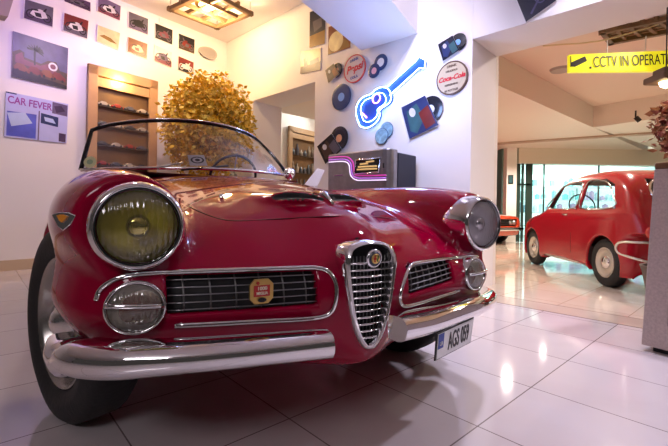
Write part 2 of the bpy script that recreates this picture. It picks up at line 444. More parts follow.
# side grille bars
def side_grille(u0, u1, w0, w1, nh, nv, tilt0=0., tilt1=0.):
    bk = MB(); rows = []
    for w in (w0-.004, w1+.006):
        rows.append([Vector((u, smooth_front(u, w)+.045, w)) for u in np.linspace(u0-.004, u1+.004, 14)])
    bk = MB().grid(rows).build('side_grille', mat('grille_shadow_black', (.01,.01,.012), .6), car, solid=.004)
    for i in range(nh):
        t = i/(nh-1); pts = []
        for u in np.linspace(u0, u1, 14):
            w = w0+.008+(w1-w0-.016)*t+((u-u0)*(tilt0*(1-t)+tilt1*t)); pts.append((u, smooth_front(u, w)+.008, w))
        MB().tube(pts, .0025, 6, flat=(.0016,.004)).build('grille_bar', mat('grey_bar', (.35,.35,.37), .3, 1.), bk, True)
    for j in range(nv):
        u = u0+(u1-u0)*(j+.6)/nv
        wa, wb = w0+(u-u0)*tilt0, w1+(u-u0)*tilt1
        MB().tube([(u, smooth_front(u, w)+.018, w) for w in np.linspace(wa, wb, 5)], .0025, 6).build('grille_rib', mat('dull_rib', (.25,.25,.25), .4, 1.), bk, True)
    return bk
sgl = side_grille(GL[0], GL[1], GL[2], GL[3], 5, 6)
side_grille(.145, .37, .475, .560, 5, 7, .09, .05)
# octagonal rally badge
bc = Vector((-.336, smooth_front(-.336, .523)-.012, .523)); 
def octo(c, rx, rz, k=.58):
    return [Vector((c[0]+x*rx, c[1], c[2]+z*rz)) for x, z in ((-k,-1),(k,-1),(1,-k),(1,k),(k,1),(-k,1),(-1,k),(-1,-k))]
GOLD = mat('gilt_metal', (.75,.5,.16), .28, .9); REDEN = mat('red_enamel', (.5,.02,.02), .25, coat=.6)
bdg = MB().prism(octo(bc, .031, .031), (0,.008,0)).build('rally_badge', GOLD, car, bevel=.001)
c2 = bc-Vector((0,.0015,-.002)); MB().prism([c2+Vector((x*.021,0,z*.014)) for x, z in ((-1,-1),(1,-1),(1,1),(-1,1))], (0,.002,0)).build('red_panel', REDEN, bdg)
CREAM = mat('cream_enamel', (.85,.78,.6), .4)
text('numerals', '1000', CREAM, bdg, c2+Vector((0,-.001,.006)), (1,0,0), (0,0,1), .012, 1.1, .0004, bold=.0003)
text('lettering', 'MIGLIA', CREAM, bdg, c2+Vector((0,-.001,-.006)), (1,0,0), (0,0,1), .010, .95, .0004, bold=.0003)
MB().lathe([(.001,0),(.004,.0),(.004,.002),(.001,.002)], c2+Vector((-.012,-.001,.020)), (0,-1,0), 12).build('red_dot', REDEN, bdg)
MB().lathe([(.001,0),(.011,.0),(.011,.002),(.001,.002)], c2+Vector((0,-.001,-.0225)), (0,-1,0), 20, sx=.5, sy=1).build('dark_oval', BLACK, bdg)
# ---------------- shield grille
UC = SH_UC
def shield(sc=1., n=10):   # symmetrical shield outline in (u,w); apex down
    half = HALF
    full = half[:-1]+[(-a, b) for a, b in half[::-1]][:-1]
    pts = smooth_poly([Vector((UC+x*HW*1.0, 0, wb+(wt-wb)*y)) for x, y in full], n, True)
    cx, cz = UC, wb+(wt-wb)*.58
    return [Vector((cx+(p.x-cx)*sc, 0, cz+(p.z-cz)*(1-(1-sc)*.55))) for p in pts]
def setv(pts, off): return [Vector((p.x, leanv(p.z)+off, p.z)) for p in pts]
o0, o1, o2, o3 = shield(1.04), shield(1.0), shield(.91), shield(.83)
rows = [[Vector((p.x, min(max(smooth_front(p.x, p.z)+.008, leanv(p.z)+.03), leanv(p.z)+.055), p.z)) for p in shield(1.05)], setv(o0, .012), setv(o1, .0), setv(o2, -.004), setv(o3, .006), setv(o3, .045)]
sh = MB().grid(rows, closeu=True).build('shield_grille', CHROME, car, True, auto=60)
MB().add(setv(shield(.85), .040), [tuple(range(len(o3)))]).build('mesh_backing', mat('grille_shadow_black', (.01,.01,.012), .6), sh)
def halfw(w):
    xs = [abs(p.x-UC) for p in shield(.86) if abs(p.z-w) < .008]; return max(xs) if xs else 0
NB = 12
for i in range(NB):
    w = wb+(wt-wb)*(.10+.70*i/(NB-1)); hw = halfw(w)
    if hw < .006: continue
    MB().tube([(UC-hw, leanv(w)+.014, w), (UC, leanv(w)+.008, w), (UC+hw, leanv(w)+.014, w)], .002, 6, flat=(.0034,.006)).build('grille_bar', CHROME, sh, True)
for j in range(-5, 6):
    u = UC+j*HW*.145
    ws = [w for w in np.linspace(wb, wb+(wt-wb)*.86, 60) if halfw(w) > abs(u-UC)]
    if len(ws) > 2: MB().tube([(u, leanv(ws[0])+.026, ws[0]), (u, leanv((ws[0]+ws[-1])/2)+.024, (ws[0]+ws[-1])/2), (u, leanv(ws[-1])+.026, ws[-1])], .0015, 5).build('grille_rib', mat('dull_rib', (.25,.25,.25), .4, 1.), sh, True)
# round marque badge in the crown of the shield
bw = wt-.046; bcn = Vector((UC+.002, leanv(bw)-.006, bw))
rows = []
mb = MB().lathe([(.026,.0),(.026,.006),(.022,.009),(.019,.007)], bcn+Vector((0,.008,0)), (0,-1,-.1), 28)
bg = mb.build('marque_badge', CHROME, sh, True)
MB().lathe([(.0195,-.002),(.0195,.002),(.001,.002)], bcn, (0,-1,-.1), 28).build('marque_badge_face', mat('dark_blue_enamel', (.03,.04,.07), .3, coat=.5), sh, True)
MB().lathe([(.014,.0),(.014,.0045),(.0125,.0055),(.001,.0045)], bcn, (0,-1,-.1), 24).build('marque_badge_centre', GOLD, sh, True)
mbx = MB().box(bcn+Vector((-.0045,-.006,0)), (.0035,.001,.019), REDEN).box(bcn+Vector((-.0045,-.006,0)), (.010,.001,.0035), REDEN)
mbx.tube([bcn+Vector((.006+.002*math.sin(t*1.6),-.006,.009-.0045*t)) for t in range(5)], .0014, 6, mat('green_enamel', (.03,.2,.06), .3))
mbx.build('marque_badge_emblem', None, sh)
# ---------------- bumpers
def bumper(cent, hs, ds, end_first):
    P = smooth_poly(cent, 8); k = len(P); rows = []
    hh = np.interp(np.linspace(0, 1, k), np.linspace(0, 1, len(hs)), hs); dd = np.interp(np.linspace(0, 1, k), np.linspace(0, 1, len(ds)), ds)
    for i in range(k):
        t = (P[min(i+1, k-1)]-P[max(i-1, 0)]); t.z = 0; t.normalize(); n = Vector((t.y, -t.x, 0))
        if n.y > 0: n = -n
        h, d = hh[i], dd[i]; prof = [(-1.6,-.9),(-.35,-1.02),(.25,-.93),(.65,-.72),(.9,-.4),(1.,-.05),(.97,.3),(.8,.62),(.45,.86),(-.1,1.0),(-.9,1.02),(-1.8,.95)]
        rows.append([P[i]+n*(d*x)+Vector((0,0,h*z)) for x, z in prof])
    m = MB(); m.grid(rows, closeu=True); n = len(rows[0])
    m.f.append(tuple(range(n))[::-1]); m.mi.append(0); m.f.append(tuple((k-1)*n+j for j in range(n))); m.mi.append(0)
    return m
def pb(px, py, v): return on_v(px, py, v)
cl = [Vector((-.775,.24,.378)), Vector((-.768,.17,.368)), Vector((-.752,.11,.358)), pb(68, 358.5, .02), pb(84, 362, -.035), pb(115, 363.5, -.085), pb(150, 361.5, -.115), pb(200, 358, -.145), pb(260, 352.5, -.17), pb(331, 345.5, -.19)]
bumper(cl, [.018,.030,.036,.036,.036,.034,.031,.031,.032], [.02,.03,.03,.03,.03,.03,.03,.028,.024], True).build('bumper', CHROME, car, True, auto=75)
cr_ = [pb(400, 330, -.20), pb(425, 324, -.17), pb(450, 315.5, -.13), pb(470, 308, -.085), pb(484, 303, -.02), Vector((.795,.10,.362)), Vector((.825,.22,.368)), Vector((.83,.36,.372))]
bumper(cr_, [.034,.034,.035,.036,.035,.033,.030], [.024,.03,.03,.03,.03,.03,.02], False).build('bumper', CHROME, car, True, auto=75)
# small grille-side overrider flare on the inner ends
# ---------------- number plate
q = [pb(437.2, 334, -.175), pb(474, 317, -.10), pb(470.5, 342.5, -.10), pb(435, 361, -.175)]
nrm = (q[1]-q[0]).cross(q[3]-q[0]).normalized()
if nrm.y > 0: nrm = -nrm
def pl(s, t, d=0): return (q[0]*(1-s)+q[1]*s)*(1-t)+(q[3]*(1-s)+q[2]*s)*t+nrm*d
WHITE = mat('white_enamel', (.80,.80,.80), .35)
plate = MB().prism([pl(0,0), pl(1,0), pl(1,1), pl(0,1)], -nrm*.004).build('number_plate', BLACK, car)
MB().prism([pl(.025,.04,.002), pl(.975,.04,.002), pl(.975,.96,.002), pl(.025,.96,.002)], -nrm*.002).build('plate_face', WHITE, plate)
MB().prism([pl(.03,.05,.003), pl(.16,.05,.003), pl(.16,.60,.003), pl(.03,.60,.003)], -nrm*.001).build('blue_band', mat('plate_blue', (.02,.06,.35), .4), plate)
rt = (pl(1,.5)-pl(0,.5)).normalized(); up = (pl(.5,0)-pl(.5,1)); up = (up-rt*up.dot(rt)).normalized()
if rt.cross(up).dot(nrm) < 0: pass
text('registration', 'AGS 059', BLACK, plate, pl(.57,.5,.0035), rt, up, .076, .56, .0005, bold=.0010)
text('country_code', 'UA', WHITE, plate, pl(.095,.42,.004), rt, up, .018, .8, .0004)
# ---------------- bonnet shut line, washer jet, side lamp
seam = [(165,191),(176,198),(190,207),(205,214),(222,219.5),(240,221),(265,219.8),(300,217.8),(340,216.2),(375,216.8),(395,218.5)]
P = [skin(x, y, -.0005) for x, y in seam]
last = P[-1]; first = P[0]
P = [Vector((first.x-.0, 1.45-.9*0, 0))]*0 + P
def on_top(u, v): return Vector((u, v, top_w(u, v)-.0005))
back_l = [on_top(first.x+(-.47-first.x)*t, first.y+(1.40-first.y)*t) for t in (.9,.7,.5,.3,.15)]
back_r = [on_top(last.x+(.50-last.x)*(t**.6), last.y+(1.40-last.y)*t) for t in (.04,.12,.25,.45,.7,.9)]
MB().tube(smooth_poly(back_l+P+back_r, 5), .0022, 6).build('bonnet_shut_line', mat('shut_line', (.05,.0,.004), .5), car, True)
j = skin(221.5, 198, .002); MB().lathe([(.001,.014),(.007,.010),(.009,.0)], j, (0,0,1), 12).build('washer_jet', CHROME, car, True)
sl = skin(67, 221, .004); n = (frame_at(sl)*.5+Vector((-.1,-.8,.1))).normalized(); up = (Vector((0,0,1))-n*n.z).normalized(); r_ = up.cross(n)
tri = [sl+r_*x+up*z for x, z in ((-.026,.014),(-.010,.019),(.012,.019),(.030,.012),(.020,-.008),(.004,-.024),(-.010,-.014))]
so = MB().prism(tri, n*.010).build('side_lamp', CHROME, car, bevel=.002)
MB().prism([sl+n*.010+(p-sl)*.42+up*.005 for p in tri], n*.004).build('amber_lens', mat('amber_glass', (.75,.28,.03), .15, coat=.6), so)
MB().tube([(0,.13,top_w(0,.13)+.004),(0,.19,top_w(0,.19)+.010),(0,.27,top_w(0,.27)+.004)], [.005,.010,.004], 10).build('bonnet_ornament', CHROME, car, True)
# ---------------- windscreen
def wb_(s): return Vector((s*.70-.055, 1.47+.40*s*s, .972+.022*s))
def wt_(s): return Vector((s*.575-.125, 1.72+.30*s*s, 1.302+.022*s-.035*s*s-.02*s**8))
S = np.linspace(-1, 1, 25)
rows = [[wb_(s)*(1-t)+wt_(s)*t+Vector((0,-.03*math.sin(math.pi*t),0)) for s in S] for t in np.linspace(0, 1, 9)]
WSG = glass('windscreen_glass', (.93,.93,.95), .05, .01)
ws = MB().grid(rows).build('windscreen', WSG, car, True)
tag(ws, 'clear curved glass')
top = [r for r in rows[-1]]; lft = [r[0] for r in rows]; rgt = [r[-1] for r in rows]
MB().tube(lft+top[1:-1]+rgt[::-1], .012, 8, flat=(.013,.010)).build('screen_frame', mat('dark_frame', (.03,.03,.032), .2, .6), ws, True)
MB().tube([p+Vector((0,-.009,.009)) for p in top[1:-1]], .005, 6).build('chrome_strip', CHROME, ws, True)
MB().tube([p+Vector((0,-.006,.0)) for p in rows[0]], .010, 8).build('base_strip', CHROME, ws, True)
def glass_pt(px, py, lift=.004):
    best = None; o = w2c((0,0,H)); p = w2c(Vector((0,0,H))+Vector(ray(px, py))); d = (p-o)
    for i, r in enumerate(rows):
        for j_, g in enumerate(r):
            t = (g-o).dot(d)/d.dot(d); e = (o+d*t-g).length
            if best is None or e < best[0]: best = (e, o+d*t, t)
    return o+d*(best[2]-lift/d.length)
sc = glass_pt(90, 162); n = Vector((-.35,-1,.4)).normalized(); st = MB().lathe([(.001,.001),(.030,.001),(.034,0),(.034,-.001)], sc, n, 28, sx=1.15, sy=1.).build('round_sticker', mat('sticker_yellow', (.75,.78,.45), .5), ws)
MB().lathe([(.001,.002),(.017,.002)], sc, n, 24).build('sticker_centre', mat('sticker_green', (.35,.5,.3), .5), ws)
for (a, b, c_) in (((157,168.5),(170,164.8),(183,162.5)), ((181,170),(200,168.2),(228,165.8))):
    pts = [glass_pt(*a, .012), glass_pt(*b, .016), glass_pt(*c_, .012)]
    wp = MB().tube(pts, .006, 6).build('wiper', BLACK if a[0] > 170 else CHROME_D, car, True)
# scuttle vent and interior
dash = MB().prism([Vector((-.60,1.62,.93)), Vector((.60,1.62,.93)), Vector((.60,1.95,.955)), Vector((-.60,1.95,.955))], (0,0,.012))
dash.prism([Vector((-.60,1.93,.80)), Vector((.60,1.93,.80)), Vector((.60,1.97,.80)), Vector((-.60,1.97,.80))], (0,0,.165)).build('dashboard', mat('dash_paint', (.10,.01,.02), .35), car)
sw = Vector((.30, 2.20, .985)); axn = Vector((0,-.45,.22)).normalized(); axn = Vector((0,.88,.42)).normalized()
ra = Vector((1,0,0)); rb = axn.cross(ra)
ring = [sw+ra*(.19*math.cos(t))+rb*(.19*math.sin(t)) for t in np.linspace(0, 2*math.pi, 40, endpoint=False)]
swo = MB().tube(ring, .011, 8, closed=True).build('steering_wheel', BLACK, car, True)
for t in (0, math.pi, -math.pi/2): MB().tube([sw, sw+ra*(.185*math.cos(t))+rb*(.185*math.sin(t))], .007, 6, flat=(.004,.012)).build('spoke', CHROME_D, swo, True)
MB().lathe([(.001,.03),(.03,.022),(.038,0),(.02,-.06),(.02,-.3)], sw, axn, 20).build('hub', BLACK, swo, True)
for u in (-.33, .33):
    st = MB()
    se = MB().box((u,2.62,.56), (.48,.52,.16)).build('seat', LEATHER, car, bevel=.04)
    MB().box((u,2.92,.76), (.48,.14,.36), az=(0,.12,.99)).build('backrest', LEATHER, se, bevel=.05)
# door mirror
mp = pb(289.5, 173.5, 1.82); mr = MB().lathe([(.001,-.03),(.03,-.022),(.046,-.004),(.048,.004),(.043,.007),(.001,.006)], mp, (.15,1,.0), 28).build('wing_mirror', CHROME, car, True)
MB().tube([mp+Vector((0,-.01,-.03)), mp+Vector((.005,-.01,-.08)), Vector((mp.x+.02, mp.y-.01, top_w(mp.x+.02, mp.y-.01)-.005))], .006, 8).build('mirror_stem', CHROME, mr, True)
# ---------------- wheels
def wheel(u, v, steer, side):
    """side -1: outer face towards -u"""
    n = Vector((side*math.cos(steer), -math.sin(steer) if side < 0 else math.sin(steer), 0)); c = Vector((u, v, WR))
    ty = MB().lathe([(.218,-.055),(.235,-.078),(.275,-.086),(.315,-.074),(.333,-.055),(.335,0),(.333,.055),(.315,.074),(.275,.086),(.235,.078),(.218,.055)], c, n, 64).build('wheel', RUBBER, car, True)
    tag(ty, 'black rubber tyre')
    RIM = mat('rim_silver', (.42,.40,.38), .25, .9)
    MB().lathe([(.222,.060),(.222,.068),(.214,.070),(.208,.055),(.196,.040),(.19,.01),(.17,.012),(.13,.035),(.10,.045),(.06,.045),(.001,.045)], c, n, 56).build('rim', RIM, ty, True)
    MB().lathe([(.085,.044),(.083,.058),(.07,.070),(.045,.076),(.03,.088),(.012,.094),(.001,.095)], c, n, 36).build('hubcap', CHROME, ty, True)
    a = n.cross(Vector((0,0,1))).normalized(); b = Vector((0,0,1))
    sl = MB()
    for k in range(12):
        t = 2*math.pi*k/12; d = a*math.cos(t)+b*math.sin(t); sl.lathe([(.001,.004),(.011,.004),(.011,.0)], c+d*.165+n*.014, n, 10)
    sl.build('rim_holes', BLACK, ty)
    return ty
wheel(-.725, .63, math.radians(20), -1)
wheel(.70, FA, math.radians(18), 1)
wheel(-.70, FA+AX, 0, -1); wheel(.70, FA+AX, 0, 1)
# lower valance under the nose
# card resting on the dashboard
c0 = glass_pt(197, 160, -.10)
cq = [pb(187.5,155,c0.y), pb(204,155,c0.y), pb(207.5,165.5,c0.y-.03), pb(190,165.5,c0.y-.03)]
cq = [Vector((OX+p.x*CO-p.y*SI, OY+p.x*SI+p.y*CO, p.z)) for p in cq]
cn = (cq[1]-cq[0]).cross(cq[3]-cq[0]).normalized()
cen = sum(cq, Vector())/4
card = MB().prism(cq, cn*.003).build('display_card', WHITE, None, origin=cen)
tag(card, 'small white card with an oval emblem propped behind the roadster windscreen', 'card')
rr = (cq[1]-cq[0]).normalized(); uu = (cq[0]-cq[3]); uu = (uu-rr*uu.dot(rr)).normalized(); nn = rr.cross(uu)
oo = MB()
for k, (r1, m_) in enumerate(((.032, BLACK), (.024, WHITE), (.012, BLACK))):
    oo.lathe([(.001,.0006*k+.0026),(r1,.0006*k+.0026)], (0,0,0), nn, 24, m_, ref=rr, sx=1.3, sy=.75)
oo.build('oval_emblem', None, card)
# ------------------------------------------------------------------ the room
CZ = 3.45
C0 = Vector((-1.81, 6.5, 0)); A0 = Vector((-3.636, 4.3, 0)); B1 = Vector((1.238, 3.6, 0))
DA = (C0-A0).normalized(); DB = (B1-C0).normalized(); NA = Vector((DA.y, -DA.x, 0)); NB_ = Vector((DB.y, -DB.x, 0))
if NB_.y > 0: NB_ = -NB_      # towards the room
if NA.x < 0: NA = -NA
UP = Vector((0,0,1))
def hitw(px, py, P0, n, off=0.):
    o = Vector((0,0,H)); d = Vector(ray(px, py)); t = ((P0+n*off)-o).dot(n)/d.dot(n); return o+d*t
def hA(px, py, off=0.): return hitw(px, py, C0, NA, off)
def hB(px, py, off=0.): return hitw(px, py, C0, NB_, off)
WALL = mat('white_plaster', (.84,.82,.82), .55, bump=.05, bscale=8)
WALLC = mat('cream_plaster', (.82,.78,.73), .55)
CEIL = mat('ceiling_paint', (.80,.77,.78), .6)
def S(o): o['kind'] = 'structure'; return o
th = .55
# floors
FL = floor_mat('pale_marble_tiles', (.60,.54,.55), (.74,.69,.71), (.22,.18,.18), 1.282, .655, .4575, .09)
FH = floor_mat('beige_marble_tiles', (.58,.48,.38), (.74,.64,.53), (.35,.26,.18), 1.282, .655, .4575, .07)
FB = mat('border_stone', (.62,.52,.43), .1, var=.12, vscale=3)
f0 = onz(500, 303, 0); f1 = onz(640, 328, 0); fd = (f1-f0).normalized(); fn = Vector((-fd.y, fd.x, 0))
if fn.y < 0: fn = -fn
e0 = f0-fd*4.6; e1 = f1+fd*6
S(MB().prism([Vector((-9,-5,-.1)), Vector((9,-5,-.1)), e1+Vector((0,0,-.1)), e0+Vector((0,0,-.1)), Vector((-9,e0.y+.5,-.1))], (0,0,.1)).build('floor', FL))
S(MB().prism([e0+Vector((0,0,-.1)), e1+Vector((0,0,-.1)), e1+fn*.27+Vector((0,0,-.1)), e0+fn*.27+Vector((0,0,-.1))], (0,0,.101)).build('floor_border', FB))
S(MB().prism([e0+fn*.27+Vector((0,0,-.1)), e1+fn*.27+Vector((0,0,-.1)), e1+fn*14+Vector((0,0,-.1)), e0+fn*14+Vector((0,0,-.1))], (0,0,.1)).build('floor_hall', FH))
ln = MB()
for k in (.0, .27): ln.prism([e0+fn*(k-.004)+Vector((0,0,.0)), e1+fn*(k-.004), e1+fn*(k+.004), e0+fn*(k+.004)], (0,0,.0016))
S(ln.build('trim_1', mat('joint', (.16,.10,.07), .5)))
# wall A (with the picture rows)
a_start = C0-DA*12
S(MB().prism([a_start, C0, C0-NA*.2, a_start-NA*.2], (0,0,CZ)).build('wall_left', WALL))
bs = MB().prism([a_start, C0-DA*.02, C0-DA*.02+NA*.018, a_start+NA*.018], (0,0,.115)).build('baseboard_left', mat('baseboard_tan', (.55,.43,.30), .4)); S(bs)
# wall B, pierced by the doorway, ending in the pilaster
d0 = hB(252.4, 140); d1 = hB(314.5, 130); d0.z = d1.z = 0; HD = 2.36
back = -NB_*th
wbm = MB()
wbm.prism([C0-DB*.3, d0, d0+back, C0-DB*.3+back], (0,0,CZ)); wbm.prism([d1, B1-DB*.001, B1-DB*.001+back, d1+back], (0,0,CZ))
wbm.prism([d0+UP*HD, d1+UP*HD, d1+UP*HD+back, d0+UP*HD+back], (0,0,CZ-HD))
S(wbm.build('wall_back', WALL))
LZ = 2.31
B2 = B1+DB*9
S(MB().prism([B1+UP*LZ, B2+UP*LZ, B2+UP*LZ+back, B1+UP*LZ+back], (0,0,CZ-LZ)).build('wall_lintel', WALL))
S(MB().prism([B1-DB*.12+back*1.0, B1+back*1.0, B1+back*1.12, B1-DB*.12+back*1.12], (0,0,LZ+.1)).build('trim_2', WALLC))
S(MB().prism([d1+DB*.05, B1, B1+NB_*.016, d1+DB*.05+NB_*.016], (0,0,.115)).build('baseboard_back', MATS['baseboard_tan']))
# ceiling and dropped beam
S(MB().prism([Vector((-9,-5,CZ)), Vector((9,-5,CZ)), B2+UP*CZ, C0-DB*1+back*2+UP*CZ, Vector((-9,9,CZ))], (0,0,.1)).build('ceiling', CEIL))
BZ = 2.535
b0 = onz(361.3, 50.5, BZ); b1 = onz(418, 34, BZ); b3 = onz(300, 0, BZ); b2 = onz(391, 0, BZ)
k0 = (b3-b0).normalized(); k1 = (b2-b1).normalized()
b3 = b0+k0*2.1; b2 = b1+k1*2.1
S(MB().prism([b0, b1, b2, b3], (0,0,CZ-BZ)).build('ceiling_beam', mat('beam_paint', (.86,.85,.87), .5)))
# ------------------------------------------------------------------ room behind the doorway
w0 = at(287, 125, 7.45); w0.z = 0
DS = DA; ws0 = w0-DS*1.3; ws1 = w0+DS*2.2
S(MB().prism([ws0, ws1, ws1+NA*-.1, ws0-NA*.1], (0,0,CZ)).build('wall_annex', mat('bright_white_plaster', (.9,.9,.88), .5)))
S(MB().prism([C0+back*1.01-DB*.5, C0+back*1.01+DB*4.2, C0+DB*3.2-NB_*5, C0-DB*1-NB_*5], (0,0,.05)).build('ceiling_annex', CEIL)).location.z = CZ-.3
def hC(px, py, off=0.): return hitw(px, py, w0, NA, off)
WOOD = mat('light_wood', (.45,.29,.16), .4, var=.18, vscale=9); WOODL = mat('cabinet_wood', (.50,.30,.15), .38, var=.15, vscale=8)
BOT = mat('bottle_mix', (.25,.2,.15), .2, var=.6, vscale=30)
TOYM = [mat('toy_%d' % i, c, .25, coat=.5) for i, c in enumerate(((.05,.05,.06),(.4,.36,.3),(.35,.05,.04),(.10,.11,.14),(.5,.45,.35)))]
def toy_car(c, d, up_, L, m, label, grp):
    n = d.cross(up_); b = MB()
    sh_ = [(-.5,0),(.5,0),(.5,.14),(.28,.18),(.12,.32),(-.22,.33),(-.36,.18),(-.5,.16)]
    b.prism([c+d*(x*L)+up_*(z*L+.03*L)-n*(.2*L) for x, z in sh_], n*(.4*L))
    o = b.build('toy_car', m, None, origin=c, bevel=.012*L*3)
    for x in (-.3,.3): MB().lathe([(.001,-.22*L),(.09*L,-.22*L),(.09*L,.22*L),(.001,.22*L)], d*(x*L)+up_*(.09*L), n, 14).build('axle_wheels', BLACK, o)
    return tag(o, label, 'toy car', grp)
def cabinet(hw, n, d, quad_px, ybot, name, label, wood, fw=.11, shelves=4, depth=.35, toys=True):
    """display cabinet let into a wall plane; quad_px = (TL,TR) measured top corners"""
    tl, tr = hw(*quad_px[0], .03), hw(*quad_px[1], .03)
    zt = (tl.z+tr.z)/2; a = Vector((tl.x,tl.y,0)); b = Vector((tr.x,tr.y,0)); W = (b-a).length; z0 = ybot
    r = thing(name, label, 'cabinet', a+UP*z0); r_ = lambda p: p-a-UP*z0
    def bx(x0, x1, y0, y1, zz0, zz1, nm, m, par, bev=.004):
        P = [a+d*x0+n*y0, a+d*x1+n*y0, a+d*x1+n*y1, a+d*x0+n*y1]
        return MB().prism([r_(p+UP*zz0) for p in P], (0,0,zz1-zz0)).build(nm, m, par, bevel=bev)
    bx(0, fw, -.0, .05, z0, zt, 'side_post', wood, r); bx(W-fw, W, 0, .05, z0, zt, 'side_post', wood, r)
    bx(0, W, 0, .05, zt-fw*1.1, zt-.0, 'top_rail', wood, r); bx(fw, W-fw, .0, .03, zt-fw*2.3, zt-fw*1.25, 'inner_rail', wood, r)
    bx(0, W, 0, .05, z0, z0+fw, 'bottom_rail', wood, r)
    bx(fw*.6, W-fw*.6, -.028, -.018, z0, zt, 'back_panel', mat('cabinet_back', (.16,.09,.04), .4, var=.6, vscale=2.5), r, 0)
    hs = []
    for i in range(shelves):
        z = z0+fw+(zt-fw*2.4-z0-fw)*(i+.0)/shelves+.02; hs.append(z)
        bx(fw, W-fw, -.018, .030, z, z+.012, 'shelf', mat('shelf_glass', (.10,.07,.05), .2), r, 0)
    return r, a, W, hs
cabA, ca, cW, ch = cabinet(hA, NA, DA, ((87.3,62.4),(156.5,83.3)), .1, 'display_cabinet', 'tall tan wooden display cabinet of model cars on the picture wall beside the yellow tree', WOODL, shelves=8)
GLS = glass('cabinet_glass', (.8,.8,.8), .04, .03)
k = 0
for i, z in enumerate(ch):
    if z < .8: continue
    for j in range(4):
        x = .11+(cW-.22)*(j+.5)/4; k += 1
        t_ = toy_car(ca+DA*x+UP*(z+.013)+NA*.006, DA, UP, .15, TOYM[(i*3+j) % 5], 'tiny model car on a shelf of the tan cabinet by the yellow tree', 'model cars in the tan wall cabinet')
        t_.scale = (1,1,1)
cabC, cc_, cW2, ch2 = cabinet(hC, NA, DA, ((287.8,125),(318,134)), .3, 'display_cabinet', 'pale wooden display cabinet seen through the white doorway', WOOD, fw=.09, shelves=5)
for i, z in enumerate(ch2):
    for j in range(6):
        x = .1+(cW2-.2)*(j+.5)/6; h = random.choice((.12,.18,.22))
        o = MB().lathe([(.001,0),(.035,0),(.035,h*.6),(.014,h*.75),(.014,h),(.001,h)], (0,0,0), UP, 10).build('bottle', random.choice((BOT, TOYM[1], TOYM[3])), None, True)
        o.location = cc_+DA*x+UP*(z+.013)+NA*.0; tag(o, 'small bottle on a shelf of the cabinet seen through the doorway', 'bottle', 'bottles in the doorway cabinet')
dh = hB(276.3, 127, -.5)
# ------------------------------------------------------------------ pictures on wall A
def panel(name, hw, n, quad, label, cat, fn=None, off=.012, base=None, group=None, thick=None):
    q = [hw(x, y, off) for x, y in quad]; c = sum(q, Vector())/4
    q = [p-c for p in q]; m = MB(); m.prism([p for p in q], -n*((off-.001) if thick is None else thick), base or WHITE)
    def P(s, t, d=0.): return (q[0]*(1-s)+q[1]*s)*(1-t)+(q[3]*(1-s)+q[2]*s)*t+n*d
    def poly(pts, mm, d=.0008): m.add([P(s, t, d) for s, t in pts], [tuple(range(len(pts)))], mm)
    def disc(s, t, rs, rt, mm, d=.001, k=20, r0=0.):
        if r0: 
            vs = [P(s+rs*math.cos(2*math.pi*i/k)*g, t+rt*math.sin(2*math.pi*i/k)*g, d) for g in (1, r0) for i in range(k)]
            m.add(vs, [(i, (i+1) % k, k+(i+1) % k, k+i) for i in range(k)], mm)
        else: poly([(s+rs*math.cos(2*math.pi*i/k), t+rt*math.sin(2*math.pi*i/k)) for i in range(k)], mm, d)
    if fn: fn(P, poly, disc)
    o = m.build(name, None, None); o.location = c
    return tag(o, label, cat, group), P, c
def mc(n, c, v=.5, vs=9): return mat('print_'+n, c, .35, var=v, vscale=vs)
PM = {n: mc(n, tuple(q*.38 for q in c) if n not in ('cream','white') else c) for n, c in dict(purple=(.16,.08,.22), grey=(.28,.25,.33), red=(.45,.05,.04), dark=(.025,.02,.03), cream=(.80,.62,.35), orange=(.55,.16,.05), white=(.7,.66,.7), pink=(.50,.12,.2), violet=(.35,.25,.5), blue=(.06,.10,.35), sky=(.25,.22,.5), navy=(.015,.02,.07), teal=(.1,.3,.35), brown=(.18,.10,.06), gold=(.7,.4,.08)).items()}
def moto(bg, gr, wh, bd, flip=False, tw=True):
    def fn(P, poly, disc):
        poly([(.02,.02),(.98,.02),(.98,.98),(.02,.98)], PM[bg], .0004)
        poly([(.02,.68),(.98,.60),(.98,.98),(.02,.98)], PM[gr], .0007)
        X = (lambda x: 1-x) if flip else (lambda x: x)
        if tw:
            for x in (.22, .78): disc(X(x), .66, .15, .22, PM[wh], .0012, r0=.72)
            disc(X(.22), .66, .05, .07, PM[wh], .0012); disc(X(.78), .66, .05, .07, PM[wh], .0012)
            poly([(X(.20),.66),(X(.30),.40),(X(.52),.30),(X(.68),.34),(X(.80),.64),(X(.60),.74),(X(.42),.76)], PM[bd], .0015)
            poly([(X(.34),.52),(X(.56),.50),(X(.60),.70),(X(.40),.72)], PM[wh], .0018)
            poly([(X(.62),.36),(X(.72),.18),(X(.76),.20),(X(.70),.40)], PM[wh], .0018)
            poly([(X(.22),.40),(X(.45),.34),(X(.48),.42),(X(.24),.46)], PM['dark'], .0019)
        else:
            poly([(.1,.6),(.3,.45),(.6,.5),(.9,.7),(.6,.72)], PM[wh], .0012)
    return fn
